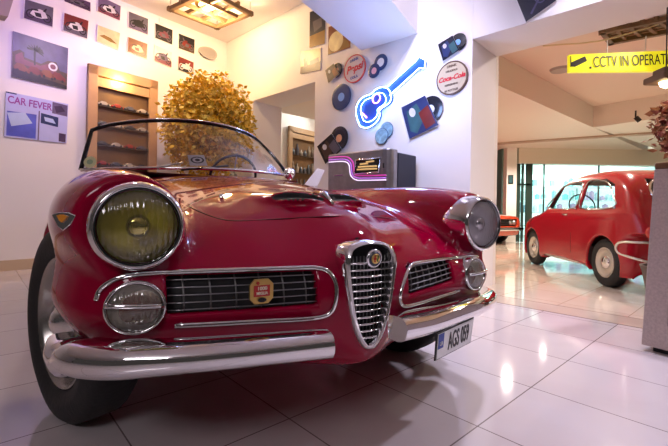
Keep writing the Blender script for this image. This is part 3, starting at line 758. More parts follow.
pa = [((63,-7.5),(91,2.5),(91,12),(64,1.2), 'purple','purple','dark','grey', False, 'purple motorcycle print cut off by the top edge of view', 1),
 ((24.6,-1.5),(54,7.5),(53,27.5),(23.3,18.3),'grey','purple','dark','white',False,'grey and purple motorcycle print above the palm tree picture',1),
 ((64,12.3),(89,20.6),(87.5,39.2),(62.6,30.6),'red','grey','dark','white',False,'motorcycle print with a red background right of the palm tree picture',1),
 ((98,-5),(121.2,6),(120.2,21),(97.6,11.5),'violet','pink','dark','white',False,'lilac motorcycle print third from left in the upper row',1),
 ((97.5,24.5),(120.5,33),(118.5,50.2),(96.5,41.5),'cream','cream','gold','gold',False,'glaring pale gold print in the lower row above the cabinet',0),
 ((128.5,11),(148.5,18.7),(148.2,35),(128.3,27.5),'grey','violet','dark','dark',False,'lilac grey print of a dark motorcycle below the ceiling',1),
 ((128,36.5),(147.8,43.8),(147,59.5),(127.2,51.3),'orange','orange','red','cream',False,'fiery orange motorcycle print above the cabinet right end',1),
 ((155,22.7),(173,29.9),(172.5,45),(155,38),'dark','dark','grey','pink',False,'nearly black motorcycle print below the small round ceiling detector',1),
 ((154.6,44.5),(172,52.3),(171.8,68),(154.2,60.6),'white','pink','dark','violet',False,'white print of a violet motorcycle under the nearly black one',1),
 ((178.6,33),(195,39.5),(194.5,54.3),(178.4,48.3),'dark','brown','grey','red',True,'dark motorcycle print last in the upper row near the corner',1),
 ((178.2,55.6),(194,62.3),(193.6,75.5),(178,69.8),'red','dark','white','white',False,'red and black print with a white vehicle above the yellow tree',1)]
for a_, b_, c_, d_, bg, gr, wh, bd, fl, lb, tw in pa:
    panel('framed_print', hA, NA, (a_, b_, c_, d_), lb, 'print', moto(bg, gr, wh, bd, fl, tw), .014, group='motorcycle prints on the left wall')
def palm(P, poly, disc):
    poly([(0,0),(1,0),(1,1),(0,1)], PM['sky'], .0004)
    poly([(0,.45),(.12,.36),(.2,.40),(.2,.5),(.5,.55),(.62,.44),(.78,.42),(.85,.6),(1,.62),(1,1),(0,1)], PM['brown'], .0008)
    poly([(.05,.50),(.16,.40),(.2,.55),(.48,.60),(.64,.5),(.75,.48),(.8,.72),(.05,.66)], PM['pink'], .0011)
    poly([(.36,.30),(.40,.30),(.40,.62),(.37,.62)], PM['dark'], .0012)
    for k_ in range(9):
        t = -math.pi*.95+k_*math.pi*1.0/8+.1; x, y = .38+.15*math.cos(t), .28+.16*math.sin(t)*.9+.03
        poly([(.37,.27),(x,y-.02),(x+.02,y+.03),(.40,.30)], PM['dark'], .0014)
    for x0, c_ in ((.03,'orange'),(.27,'red'),(.50,'orange'),(.70,'red')):
        poly([(x0,.74),(x0+.05,.66),(x0+.16,.66),(x0+.22,.73),(x0+.27,.76),(x0+.27,.84),(x0,.80)], PM[c_], .0016); disc(x0+.06,.82,.025,.035, PM['dark'], .0018, 10); disc(x0+.21,.84,.025,.035, PM['dark'], .0018, 10)
    poly([(0,.80),(1,.92),(1,1),(0,1)], PM['dark'], .0015)
    disc(.72,.55,.09,.1, PM['white'], .0013, 12, .6)
panel('framed_print', hA, NA, ((13,30.9),(68.2,48.2),(66.8,89.4),(11.9,76.8)), 'large colour print of a palm tree above a row of red and orange cars', 'print', palm, .02)
def fever(P, poly, disc):
    poly([(0,0),(1,0),(1,1),(0,1)], mc('paperblue', (.50,.52,.85), .15), .0004)
    poly([(.03,.42),(.48,.40),(.48,.97),(.03,.97)], mc('bluecar', (.10,.12,.6), .8, 4), .0008)
    poly([(.03,.46),(.3,.40),(.42,.62),(.1,.75)], mc('paleblue', (.5,.6,.95), .2), .0012)
    poly([(.55,.34),(.84,.38),(.84,.62),(.55,.58)], PM['blue'], .0008); poly([(.6,.42),(.75,.44),(.8,.55),(.62,.52)], mc('paleblue', (.5,.6,.95), .2), .0012)
    poly([(.73,.02),(.99,.04),(.99,.32),(.73,.30)], PM['violet'], .0008); poly([(.76,.12),(.88,.08),(.95,.2),(.8,.28)], PM['purple'], .0012)
    poly([(.86,.76),(.98,.77),(.98,.98),(.86,.97)], PM['purple'], .0008); poly([(.51,.3),(.53,.3),(.53,1),(.51,1)], PM['violet'], .0009); poly([(0,0),(.16,0),(.16,.03),(0,.03)], PM['blue'], .0009)
pf, PF, pc = panel('magazine_poster', hA, NA, ((5.8,91.2),(68.3,104.2),(66.5,143.5),(4,136.6)), 'blue and lilac poster headed CAR FEVER on the left wall', 'poster', fever, .014)
rr = (PF(1,0)-PF(0,0)).normalized(); uu = (PF(0,0)-PF(0,1)); uu = (uu-rr*uu.dot(rr)).normalized()
text('headline', 'CAR FEVER', mat('magenta_ink', (.30,.05,.32), .4), pf, PF(.375,.17,.002), rr, uu, .112, .74, .0006, bold=.002)
q_ = [hA(x, y, .0) for x, y in ((-18,-25),(13,-6),(4.5,21),(-18,16))]; S(MB().prism(q_, NA*.16).build('trim_5', mat('tan_boxing', (.40,.33,.28), .6)))
# corner speaker and small detector
sq = [hA(x, y, .03) for x, y in ((199,44.5),(217,50.5),(215,60.5),(197.5,54))]
spk = panel('wall_speaker', hA, NA, ((202,47.5),(214,51),(213,58.5),(201.5,53.5)), 'small oval grey wall speaker high in the corner above the tree', 'speaker', lambda P, poly, disc: (disc(.5,.5,.80,.82, mat('speaker_grey', (.42,.38,.36), .5), .006), disc(.5,.5,.68,.68, mat('speaker_mesh', (.35,.32,.31), .7), .007)), .05, base=mat('speaker_grey', (.42,.38,.36), .5))
panel('smoke_detector', hA, NA, ((159.5,18),(163.5,19.5),(163.5,23.5),(159.5,22)), 'tiny round detector on the wall between two upper row prints', 'detector', lambda P, poly, disc: disc(.5,.5,.5,.5, WHITE, .004), .02)
# ------------------------------------------------------------------ records and signs on wall B
def pane_axes(n): 
    r = UP.cross(n).normalized(); return r, UP
VIN = mat('vinyl', (.012,.014,.022), .25, coat=.3)
def vinyl(px, py, rpx, lab, label, name='vinyl_record', grp=None, off=.02, cen=.33, vm=None, slot=False):
    c = hB(px, py, off); r = rpx/F*c.y; r_, u_ = pane_axes(NB_)
    m = MB().lathe([(r*.32,0),(r*.6,.0006),(r*.98,.0008),(r,0),(r,-.003),(r*.3,-.003)], (0,0,0), NB_, 40, vm or VIN)
    m.lathe([(.001,.002),(r*cen,.002),(r*cen,-.001)], (0,0,0), NB_, 28, lab)
    o = m.build(name, None, None, True, auto=40); o.location = c
    return tag(o, label, 'record', grp), c, r
LBB = mat('label_blue', (.20,.42,.85), .4); LBO = mat('label_orange', (.85,.42,.22), .4); LBW = mat('label_white', (.8,.82,.85), .4); LBP = mat('label_pink', (.8,.45,.55), .4); VBL = mat('vinyl_blue', (.02,.05,.16), .25, coat=.3)
vinyl(341.2, 97, 13, LBB, 'black record with a light blue label left of the neon guitar', vm=VBL)
vinyl(380.6, 62.3, 8.2, LBW, 'small dark blue record with a wide white centre above the guitar', cen=.52, vm=VBL)
vinyl(374, 70.8, 7.2, LBP, 'small dark blue record with a pink centre under its twin', cen=.45, vm=VBL, off=.026)
def sleeve(quad, m1, m2, disc_px, lab, l1, l2, rpx, off=.03, bg='navy'):
    def fn(P, poly, disc):
        poly([(0,0),(1,0),(1,1),(0,1)], PM[bg], .0004)
        poly([(.15,.2),(.6,.1),(.7,.6),(.3,.95),(.1,.8)], PM[m1], .0008); poly([(.55,.4),(.95,.3),(.95,.9),(.6,.95)], PM[m2], .0011); disc(.35,.3,.12,.14, PM['white'], .0013, 14)
    panel('record_sleeve', hB, NB_, quad, l1, 'record sleeve', fn, off, thick=.004)
    vinyl(*disc_px, rpx, lab, l2, off=off-.012)
sleeve(((401.3,107.5),(425,95.5),(438.5,125),(409.5,139)), 'teal', 'red', (430.5,109.5), LBW, 'blue record sleeve with a red block right of the guitar body', 'black record half out of the blue and red sleeve', 13.5, bg='blue')
sleeve(((438,44.5),(452.5,35.5),(459.5,50),(443,61)), 'blue', 'teal', (457.8,42.3), LBB, 'dark blue record sleeve beside the guitar head', 'black record half out of the dark sleeve by the guitar head', 9)
sleeve(((317,146.5),(331.5,133.5),(342,150),(325.4,164)), 'brown', 'grey', (339,138.3), LBO, 'dark photo record sleeve standing above the jukebox left end', 'black record with an orange label above the jukebox', 12, bg='dark')
sleeve(((325.3,70.5),(333.5,63.5),(339.5,74),(328.3,83)), 'brown', 'orange', (336.8,70.3), LBO, 'small brown picture sleeve left of the red script sign', 'small record half out of the brown picture sleeve', 7.3, bg='brown')
for px, py, r, lb in ((381.5,136,8,'blue and white picture disc under the guitar, lower of two'),(386.5,130,8,'blue and white picture disc under the guitar, upper of two')):
    o, c, rad = vinyl(px, py, r, mc('picdisc', (.25,.45,.75), .8, 25), lb, 'picture_disc', off=.02+(.006 if py > 133 else 0), cen=.95, vm=MATS.get('vinyl_blue'))
# round tin signs
def tin(px, py, rpx, label, rim, ring, face, texts, name='tin_sign'):
    c = hB(px, py, .018); r = rpx/F*c.y; r_, u_ = pane_axes(NB_)
    root = MB().lathe([(r*.001,.004),(r*.96,.004),(r,.006),(r,-.012),(.001,-.012)], (0,0,0), NB_, 48).build(name, rim, None, True, auto=40)
    root.location = c; tag(root, label, 'sign')
    MB().lathe([(.001,.006),(r*.92,.006),(r*.92,.004)], (0,0,0), NB_, 48).build('ring_band', ring, root)
    MB().lathe([(.001,.0075),(r*.68,.0075),(r*.68,.006)], (0,0,0), NB_, 40).build('centre_face', face, root)
    for s, m, dy, size, sq, sh, rot in texts:
        R = Matrix.Rotation(rot, 4, NB_); text('lettering', s, m, root, NB_*.0095+u_*(dy*r), R @ r_, R @ u_, size*r, sq, .0006, shear=sh, bold=.012*size*r*3)
    return root
CRM = mat('sign_cream', (.58,.50,.36), .4); BRN = mat('sign_brown', (.12,.07,.05), .4); RED = mat('sign_red', (.62,.03,.05), .35); BLU = mat('sign_blue', (.05,.10,.35), .4); PNK = mat('sign_pale', (.62,.52,.54), .4)
tin(354.6, 68.8, 14, 'round pale tin sign with red script lettering left of the neon guitar', RED, PNK, PNK, [('Pepsi', RED, 0.02, .72, 1.0, .35, .12), ('DRINK', BLU, .62, .26, 1, 0, .1), ('COLA', BLU, -.62, .26, 1, 0, .1)])
tin(451.8, 78, 16.8, 'round cream tin sign with red script lettering right of the neon guitar', BRN, CRM, CRM, [('DRINK', BRN, .70, .2, 1, 0, .05), ('IN BOTTLES', BRN, -.74, .16, 1, 0, .05), ('Coca-Cola', RED, 0.0, .40, .98, .3, .05), ('DELICIOUS', BRN, .42, .15, 1, 0, .05), ('REFRESHING', BRN, -.40, .15, 1, 0, .05)])
# prints near the beam
panel('poster', hB, NB_, ((309.8,12),(325.8,7),(324.8,43.5),(309.4,48)), 'tall dark poster with a pale band beside the dropped beam', 'poster', lambda P, poly, disc: (poly([(0,0),(1,0),(1,1),(0,1)], PM['navy'], .0004), poly([(0,.68),(1,.62),(1,1),(0,1)], PM['gold'], .0007), poly([(.2,.3),(.75,.25),(.8,.5),(.3,.6)], PM['grey'], .0008)), .012)
panel('poster', hB, NB_, ((301.2,51.5),(320.8,47.8),(320.5,70),(300.2,74)), 'sepia landscape photo with figures left of the small picture sleeve', 'poster', lambda P, poly, disc: (poly([(0,0),(1,0),(1,1),(0,1)], PM['cream'], .0004), poly([(0,.7),(1,.6),(1,1),(0,1)], PM['brown'], .0007), poly([(.15,.35),(.3,.25),(.38,.75),(.2,.8)], PM['dark'], .0009), poly([(.45,.5),(.9,.4),(.95,.6),(.5,.7)], PM['grey'], .0009)), .012)
panel('poster', hB, NB_, ((328.5,27),(351,20),(350.5,47.5),(328,55)), 'orange sunburst poster partly hidden by the dropped beam', 'poster', lambda P, poly, disc: (poly([(0,0),(1,0),(1,1),(0,1)], PM['orange'], .0004), disc(.35,.6,.33,.36, PM['cream'], .0008, 18), poly([(0,.75),(.8,.6),(1,.95),(0,1)], PM['gold'], .0007)), .012)
panel('poster', hB, NB_, ((508,-22),(550,-38),(556,0.5),(526,22)), 'dark blue poster with pale lines on the lintel at the top edge', 'poster', lambda P, poly, disc: (poly([(0,0),(1,0),(1,1),(0,1)], PM['navy'], .0004), disc(.62,.62,.2,.22, PM['sky'], .0008, 24, .86), poly([(.2,.9),(.8,.5),(.82,.52),(.24,.94)], PM['sky'], .0008)), .012)
# ------------------------------------------------------------------ neon guitar
r_, u_ = pane_axes(NB_)
gb = [(358.4,122),(356,112.5),(357.5,104),(362,98),(367.5,95.2),(371.5,93.8),(375,90),(381,87.2),(387.5,88.5),(391,94.5),(390.3,101),(386.5,105),(382,107.8),(379.3,111),(379.6,116),(376,122.5),(368,127.5),(361,126.5)]
gc = hB(375, 100, .05)
gp = lambda px, py, off: hB(px, py, off)-gc
bodyp = smooth_poly([gp(x, y, .045) for x, y in gb], 5, True)
gtr = MB().prism(bodyp, -NB_*.04).build('neon_guitar', mat('guitar_blue', (.02,.10,.55), .4), None); gtr.location = gc
tag(gtr, 'blue neon guitar glowing on the wall between the two round tin signs', 'neon sign')
neck = [gp(x, y, .045) for x, y in ((385,88.5),(415.5,62),(419.5,57.5),(425,60.5),(424,67.5),(419.8,67.2),(388.5,94.5))]
MB().prism(neck, -NB_*.035).build('neck', MATS['guitar_blue'], gtr)
NEON = mat('neon_tube', (.8,.9,1.), .3, emit=(.28,.52,1.), es=9.); NEOW = mat('neon_white', (1,1,1), .3, emit=(.50,.76,1.), es=8.); NEOP = mat('neon_pink', (1,.6,.7), .3, emit=(1.,.25,.35), es=4.)
MB().tube(smooth_poly([gp(x, y, .065) for x, y in gb], 5, True), .0055, 8, closed=True).build('outline_tube', NEON, gtr, True)
MB().tube([gp(x, y, .065) for x, y in ((386,88),(415,61.5),(419.3,56.5),(425.6,60),(424.6,68.5),(419.5,68),(389.5,95.5))], .0045, 8).build('neck_tube', NEOW, gtr, True)
cx, cy = 372.5, 107
MB().tube(smooth_poly([gp(cx+(x-cx)*.72, cy+(y-cy)*.72, .062) for x, y in gb], 4, True), .004, 8, closed=True).build('inner_tube', NEON, gtr, True)
hole = gp(376.3, 98.5, .055)
MB().tube([hole+r_*(.05*math.cos(t))+u_*(.05*math.sin(t)) for t in np.linspace(0, 2*math.pi, 24, endpoint=False)], .006, 8, closed=True).build('sound_hole_tube', NEOP, gtr, True)
MB().tube([gp(361,112,.058), gp(366.5,117.5,.058)], .008, 8).build('bridge_tube', NEOP, gtr, True)
# ------------------------------------------------------------------ jukebox
jl = hB(328, 165, .52); jr = hB(389, 165, .52); jl.z = jr.z = 0
jt = (at(328, 153, jl.y).z+at(386, 149.5, jr.y).z)/2
JB = thing('jukebox', 'silver grey jukebox with purple lit curves and a framed title window', 'jukebox', jl)
W = (jr-jl).length; dj = -NB_
def jp(x, y, z): return DB*x+dj*y+UP*z
SILV = mat('brushed_silver', (.30,.28,.29), .32, .85, var=.3, vscale=14)
prof = [(0,.0),(W-.07,.0),(W-.035,.012),(W-.010,.035),(W,.075),(W,.14),(0,.14)]
MB().prism([jp(x, y, .08) for x, y in prof], UP*(jt-.08)).build('front_shell', SILV, JB, bevel=.012)
MB().prism([jp(.02,.14,.05), jp(W,.14,.05), jp(W,.46,.05), jp(.02,.46,.05)], UP*(jt-.075)).build('cabinet_body', mat('navy_black', (.012,.014,.03), .35), JB, bevel=.012)
MB().prism([jp(.03,.03,0), jp(W-.04,.03,0), jp(W-.04,.4,0), jp(.03,.4,0)], UP*.08).build('plinth', BLACK, JB)
def jpx(px, py, off): return hB(px, py, .52+off)-jl
for k_, (dy, m_, rr_) in enumerate(((-.4, mat('lilac_strip', (.5,.2,.7), .3, emit=(.35,.08,.6), es=.3), .006), (1.7, mat('white_strip', (.9,.85,.95), .3, emit=(.85,.7,1.), es=.55), .005), (-3., mat('magenta_strip', (.5,.05,.35), .3, emit=(.8,.05,.35), es=.3), .006))):
    pts = [(328.8,160.5+dy),(341,159.7+dy),(347-dy*.4,160.5+dy),(350.3-dy*.8,164+dy*.6),(351.2-dy*.9,170),(352.5-dy*.9,175.5+dy*.3),(357-dy*.4,178.3+dy),(366,178.6+dy),(386,178.2+dy)]
    MB().tube(smooth_poly([jpx(x, y, .004) for x, y in pts], 5), rr_, 8).build('light_strip', m_, JB, True)
wq = [(355.9,160.2),(380.0,157.8),(378.6,172),(354.3,173.8)]
win = MB().prism([jpx(x, y, .006) for x, y in wq], dj*.02).build('title_window', mat('window_black', (.015,.012,.012), .15), JB)
MB().tube([jpx(x, y, .010) for x, y in wq], .008, 8, closed=True).build('window_frame', CHROME, win, True)
t_ = MB()
for i, (x0, x1, y) in enumerate(((357,377,169.6),(358,377,167),(360,368,164.3),(366,374,162))): t_.tube([jpx(x0, y, .009), jpx(x1, y-.9, .009)], .007, 6, flat=(.008,.004))
t_.build('title_strips', mat('title_gold', (.7,.5,.2), .4, emit=(1,.65,.2), es=.15), win)
MB().tube([jpx(334.5,175.6,.006), jpx(343,175,.006)], .006, 6, flat=(.006,.002)).build('name_bar', mat('purple_bar', (.15,.02,.15), .4), JB)
MB().tube([jpx(383.5,163,.006), jpx(383.5,168,.006)], .007, 6).build('coin_slot', BLACK, JB)
# white board leaning behind the bonnet
wbq = [(317,168.5),(324.5,170),(317.5,186.5),(304,185)]
P_ = [at(x, y, 3.75) for x, y in wbq]; c_ = sum(P_, Vector())/4
lb = MB().prism([p-c_ for p in P_], (0,.02,0)).build('information_board', WHITE, None, bevel=.003); lb.location = c_
tag(lb, 'small white board on a thin post tilted beside the jukebox left side', 'board')
MB().tube([Vector((0,.02,0)), Vector((0,.04,-.15)), Vector((0,.04,-c_.z))], .012, 8).build('post', CHROME_D, lb, True)
MB().lathe([(.001,0),(.13,0),(.13,.012),(.001,.012)], Vector((0,.04,-c_.z)), UP, 24).build('foot', CHROME_D, lb, True)
# ------------------------------------------------------------------ indoor tree lit by the wooden lamp
def leafy(name, label, base, pot_h, stem_top, cen, rad, n, size, lm, seed, cat='tree', shell=.45, pot=True):
    rnd = random.Random(seed); r = thing(name, label, cat, base); b = Vector(base)
    if pot:
        MB().lathe([(.001,0),(.17,0),(.22,.30),(.235,.34),(.215,.34),(.205,.30),(.001,.30)], (0,0,0), UP, 32).build('pot', mat('dark_pot', (.08,.05,.04), .4), r, True, auto=40)
    t = MB(); t.tube([(0,0,pot_h), (.02,.01,(pot_h+stem_top)/2), (-.01,0,stem_top)], [.035,.03,.02], 8)
    cc = Vector(cen)-b
    for k in range(9):
        a = rnd.random()*6.28; e = Vector((math.cos(a)*rad[0]*.7, math.sin(a)*rad[1]*.7, rnd.uniform(-.4,.7)*rad[2])); t.tube([(0,0,stem_top-.25+.03*k), (cc+e*.4), cc+e], [.015,.01,.005], 6)
    t.build('trunk', mat('bark', (.13,.08,.05), .8), r, True)
    f = MB(); lms = lm
    for i in range(n):
        while True:
            d = Vector((rnd.uniform(-1,1), rnd.uniform(-1,1), rnd.uniform(-1,1)))
            if shell < d.length < 1: break
        d *= 1-.18*abs(math.sin(d.x*7+1)*math.cos(d.z*6+d.y*5))
        p = cc+Vector((d.x*rad[0], d.y*rad[1], d.z*rad[2])); s = size*rnd.uniform(.6,1.25)
        a = Vector((rnd.uniform(-1,1), rnd.uniform(-1,1), rnd.uniform(-1,.5))).normalized(); nn = (d.normalized()+Vector((rnd.uniform(-1,1), rnd.uniform(-1,1), rnd.uniform(-1,1)))*.8).normalized(); b_ = a.cross(nn)
        if b_.length < .1: continue
        b_.normalize(); up2 = a.cross(b_)
        f.add([p, p+a*s*.45+b_*s*.34, p+a*s*1.0, p+a*s*.45-b_*s*.34, p+a*s*.5+up2*s*.1], [(0,1,4),(1,2,4),(2,3,4),(3,0,4)], rnd.choice(lms))
    f.build('foliage', None, r)
    return r
def leafm(n, c): return mat(n, c, .5, Subsurface_Weight=0.)
leafy('potted_tree', 'bushy yellow-green potted tree in the corner by the tan cabinet, lamplight gold painted into its leaves', (-1.70,5.30,0), .3, 1.45, (-1.70,5.30,1.82), (.66,.62,.76), 9000, .066, [leafm('leaf_lamplit_gold', (.85,.53,.03)), leafm('leaf_olive', (.55,.36,.02)), leafm('leaf_pale', (.90,.66,.10))], 3, shell=.3)  # green-yellow leaves, the lamp's warm gold painted into their colours
# ------------------------------------------------------------------ wooden lattice ceiling lamps
WD = mat('lattice_wood', (.17,.10,.05), .55, var=.25, vscale=12)
BULB = mat('lamp_glow', (1,.9,.6), .3, emit=(1.,.78,.38), es=9.)
def lattice(corners, z, label, bulb=None, br=.10, nb=2, drop=.05):
    P = [onz(x, y, z) for x, y in corners]; c = sum(P, Vector())/4; r = thing('lattice_lamp', label, 'lamp', c)
    def bar(a, b, nm='slat', w=.045, dz=0.):
        d = (b-a).normalized(); n = Vector((-d.y, d.x, 0)); e = .04
        MB().prism([a-d*e-n*w/2-c+UP*dz, b+d*e-n*w/2-c+UP*dz, b+d*e+n*w/2-c+UP*dz, a-d*e+n*w/2-c+UP*dz], (0,0,drop)).build(nm, WD, r, bevel=.004)
    for i in range(4): bar(P[i], P[(i+1) % 4], 'frame_bar', .055)
    for k in range(1, nb+1):
        t = k/(nb+1)
        bar(P[0]*(1-t)+P[1]*t, P[3]*(1-t)+P[2]*t, 'slat', .035, drop*.7); bar(P[0]*(1-t)+P[3]*t, P[1]*(1-t)+P[2]*t, 'slat', .035, drop*.3)
    for i in range(4): MB().tube([P[i]-c+UP*drop, P[i]-c+UP*(bulb[3] if bulb else .1)], .006, 6).build('hanger', CHROME_D, r)
    if bulb:
        q = onz(bulb[0], bulb[1], z+.06)-c
        MB().lathe([(.001,-.02),(br*.6,-.015),(br,.01),(br,.03),(.001,.04)], q, UP, 28).build('bulb', BULB, r, True)
        MB().lathe([(br*1.0,.0),(br*1.5,-.0),(br*1.5,.02),(br,.02)], q+UP*.03, UP, 28).build('bulb_collar', GOLD, r, True)
    return r, c
lampA, LA = lattice(((170.5,11),(217,29),(250,15.5),(208,-6)), 3.27, 'wooden lattice ceiling lamp with a glowing bulb above the yellow tree', (207,7.5,0,.18), .10)
# ------------------------------------------------------------------ the hall beyond the opening
HZ, RZ = 2.37, 2.76
K = onz(593, 127.5, HZ); KL = onz(499.6, 86, HZ); KR = onz(668, 117, HZ)
dl = (KL-K).normalized(); dr = (KR-K).normalized()
HCL = mat('hall_ceiling', (.78,.66,.58), .6); HBM = mat('hall_beam', (.86,.80,.72), .55)
A1 = K+dl*5.2; A2 = K+dr*9
inn = Vector((-dl.y, dl.x, 0)); 
if inn.x > 0: inn = -inn
# left beam band, far slab, recess ceiling
S(MB().prism([K, A1, A1+inn*3.2, K+inn*3.2-dl*10, K-dl*10], (0,0,.5)).build('ceiling_hall_side', HBM))
far = Vector((-dr.y, dr.x, 0))
if far.y < 0: far = -far
S(MB().prism([K+UP*.001, A2+UP*.001, A2+far*8+UP*.001, K+far*8+UP*.001], (0,0,.5)).build('ceiling_hall_far', HBM))
S(MB().prism([K+UP*(RZ-HZ)-dl*.3, A1+UP*(RZ-HZ), A1+dr*9+UP*(RZ-HZ), A2+UP*(RZ-HZ)-dl*.3], (0,0,.1)).build('ceiling_recess', HCL))
# shallow step further back
g0 = onz(496, 142.5, HZ); g1 = onz(651, 132, HZ); gd = (g1-g0).normalized(); gn = Vector((-gd.y, gd.x, 0))
S(MB().prism([g0-gd*2-UP*.035, g1+gd*4-UP*.035, g1+gd*4+gn*.16-UP*.035, g0-gd*2+gn*.16-UP*.035], (0,0,.034)).build('trim_3', mat('taupe_band', (.50,.38,.30), .6)))
# header over the shop front
SY = 9.9
hx0 = at(519, 155, SY).x
S(MB().box(((hx0+9)/2, SY+.15, 2.19), (9-hx0, .3, .42), mat('header_cream', (.78,.72,.60), .55)).build('wall_header', None))
pc0 = at(506.5, 185, 9.9); pc1 = at(516.5, 185, 9.9)
S(MB().box(((pc0.x+pc1.x)/2, 10.02, HZ/2), (pc1.x-pc0.x, .25, HZ)).build('wall_pillar', mat('pillar_white', (.86,.86,.82), .5)))
panel('wall_picture', lambda x, y, off: at(x, y, 9.89-off), Vector((0,-1,0)), ((508.3,175),(513.3,175),(513.3,184),(508.3,184)), 'small framed picture on the white pillar of the far hall', 'picture', lambda P, poly, disc: poly([(.15,.12),(.85,.12),(.85,.88),(.15,.88)], PM['teal'], .002), .012, base=BLACK)
# arch left of the pillar, its orange light painted into the wall colour
ay = 13.; ax0, ax1 = at(488, 180, ay).x, at(506, 180, ay).x
S(MB().box(((ax0+ax1)/2-.6, ay+.4, 1.2), (ax1-ax0+1.6, .1, 2.4)).build('wall_arch', mat('orange_lit_wall', (.80,.45,.16), .6)))
arc = [Vector((at(493.5+8.5*math.cos(t), 0, ay).x, ay, 0))+UP*(at(498, 172-10*math.sin(t), ay).z) for t in np.linspace(math.pi, 0, 14)]
arc = [Vector((arc[0].x, ay, 0))]+arc+[Vector((arc[-1].x, ay, 0))]
S(MB().tube(arc, .035, 8).build('trim_4', BLACK, smooth=True))
# shop behind glass
sx0, sx1 = at(517, 180, SY).x, 9.
SHW = mat('shop_white', (.85,.90,.88), .5)
S(MB().box(((sx0+sx1)/2+.6, SY+3.2, 1.3), (sx1-sx0+3, .1, 2.6)).build('wall_shop', SHW))
S(MB().prism([Vector((sx0-1.5,SY+.3,2.55)), Vector((sx1+1,SY+.3,2.55)), Vector((sx1+1,SY+3.3,2.55)), Vector((sx0-1.5,SY+3.3,2.55))], (0,0,.05)).build('ceiling_shop', SHW))
S(MB().box((sx0-.25, SY+1.7, 1.3), (.1, 3.0, 2.6)).build('wall_shop_side', mat('shop_teal', (.12,.24,.22), .5)))
TEAL = glass('shop_glass', (.80,.95,.92), .06, .02)
S(MB().box(((sx0+sx1)/2, SY+.1, .99), (sx1-sx0, .012, 1.96), TEAL).build('window_1', None))
FR = mat('dark_green_frame', (.03,.06,.05), .35)
fm = MB()
for px, w in ((519,.10),(523.5,.05),(530,.16),(545,.02),(600,.02)): x = at(px, 190, SY).x; fm.box((x, SY+.06, .99), (w, .05, 1.97))
fm.box((at(524,190,SY).x, SY+.06, at(0,175.5,SY).z), (.36,.05,.05)); S(fm.build('window_frame_1', FR))
GOODS = [mat('goods_%d' % i, c, .35) for i, c in enumerate(((.75,.85,.9),(.25,.60,.65),(.60,.40,.65),(.85,.88,.88),(.30,.45,.60),(.55,.75,.80)))]
sc_ = thing('shelving_back', 'glowing white back panel with uprights behind the shop shelves', 'shelving', (sx0+.9, SY+2.3, 0))
LS = 8.5
for z, lb in ((.35,'lowest long white shop shelf behind the teal glass front'),(.75,'second lowest long white shop shelf behind the teal glass front'),(1.15,'second highest long white shop shelf behind the teal glass front'),(1.55,'highest long white shop shelf behind the teal glass front')):
    o = MB().box((LS/2,0,0), (LS,.33,.03)).build('shop_shelf', SHW, None); o.location = (sx0+.9, SY+2.3, z); tag(o, lb, 'shelf')
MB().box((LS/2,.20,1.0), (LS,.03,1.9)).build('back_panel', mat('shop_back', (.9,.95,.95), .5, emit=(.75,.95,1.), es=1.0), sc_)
for x in (0, LS/4, LS/2, LS*3/4, LS): MB().box((x,.178,.95), (.05,.015,1.9)).build('upright', SHW, sc_)
rnd = random.Random(5); n_ = 0
for z in (1.165,1.565,.765):
    x = .1
    while x < 5.2:
        h = rnd.uniform(.12,.28); w = rnd.uniform(.07,.13)
        o = MB().box((0,0,h/2), (w,.12,h)).box((0,0,h+.012), (w*.5,.06,.024)).build('packaged_gift', rnd.choice(GOODS), None, bevel=.006)
        o.location = (sx0+.9+x, SY+2.24, z); tag(o, 'small packaged gift on the lit shop shelves', 'package', 'packages on the shop shelves'); x += w+rnd.uniform(.05,.12); n_ += 1
# ceiling lights in the shop and hall
HL_ = mat('shop_lamp_glow', (1,1,1), .4, emit=(.95,1.,.92), es=5.)
for i, (px, py, rx) in enumerate(((540,166.5,10),(562,165,13),(588,164.6,12),(600,168,6),(612,165.5,8),(632,165.3,6))):
    z = 2.52; p = onz(px, py, z) if py < 165.9 else onz(px, py, z)
    p.y = min(max(p.y, SY+.6), SY+2.6); p = Vector((at(px, 180, p.y).x, p.y, z)); r = rx/F*p.y*.75
    o = MB().lathe([(.001,-.02),(r*.7,-.02),(r,0),(r,.03),(.001,.03)], (0,0,0), UP, 28).build('ceiling_light', HL_, None, True); o.location = p
    tag(o, 'round white glowing ceiling light inside the glass fronted shop', 'ceiling light', 'round ceiling lights inside the shop')
p = onz(560.5, 69, RZ); o = MB().lathe([(.001,-.03),(.12,-.03),(.14,0),(.001,0)], (0,0,0), UP, 32).build('ceiling_speaker', mat('speaker_grey', (.4,.36,.34), .5), None, True, auto=40); o.location = p
tag(o, 'flat round grey ceiling speaker left of the yellow sign', 'speaker')
p = at(640, 150, 6.5)
o = MB(); 
# small track spot under the hall ceiling
pt = Vector((at(635,155,6.2).x, 6.2, HZ)); o.tube([Vector((0,0,0)), Vector((0,0,-.10))], .012, 8); o.tube([Vector((0,0,-.10)), Vector((.05,-.02,-.17))], .035, 12)
o = o.build('spotlight', BLACK, None, True); o.location = pt; tag(o, 'small black ceiling spotlight above the roof of the small red car', 'spotlight')
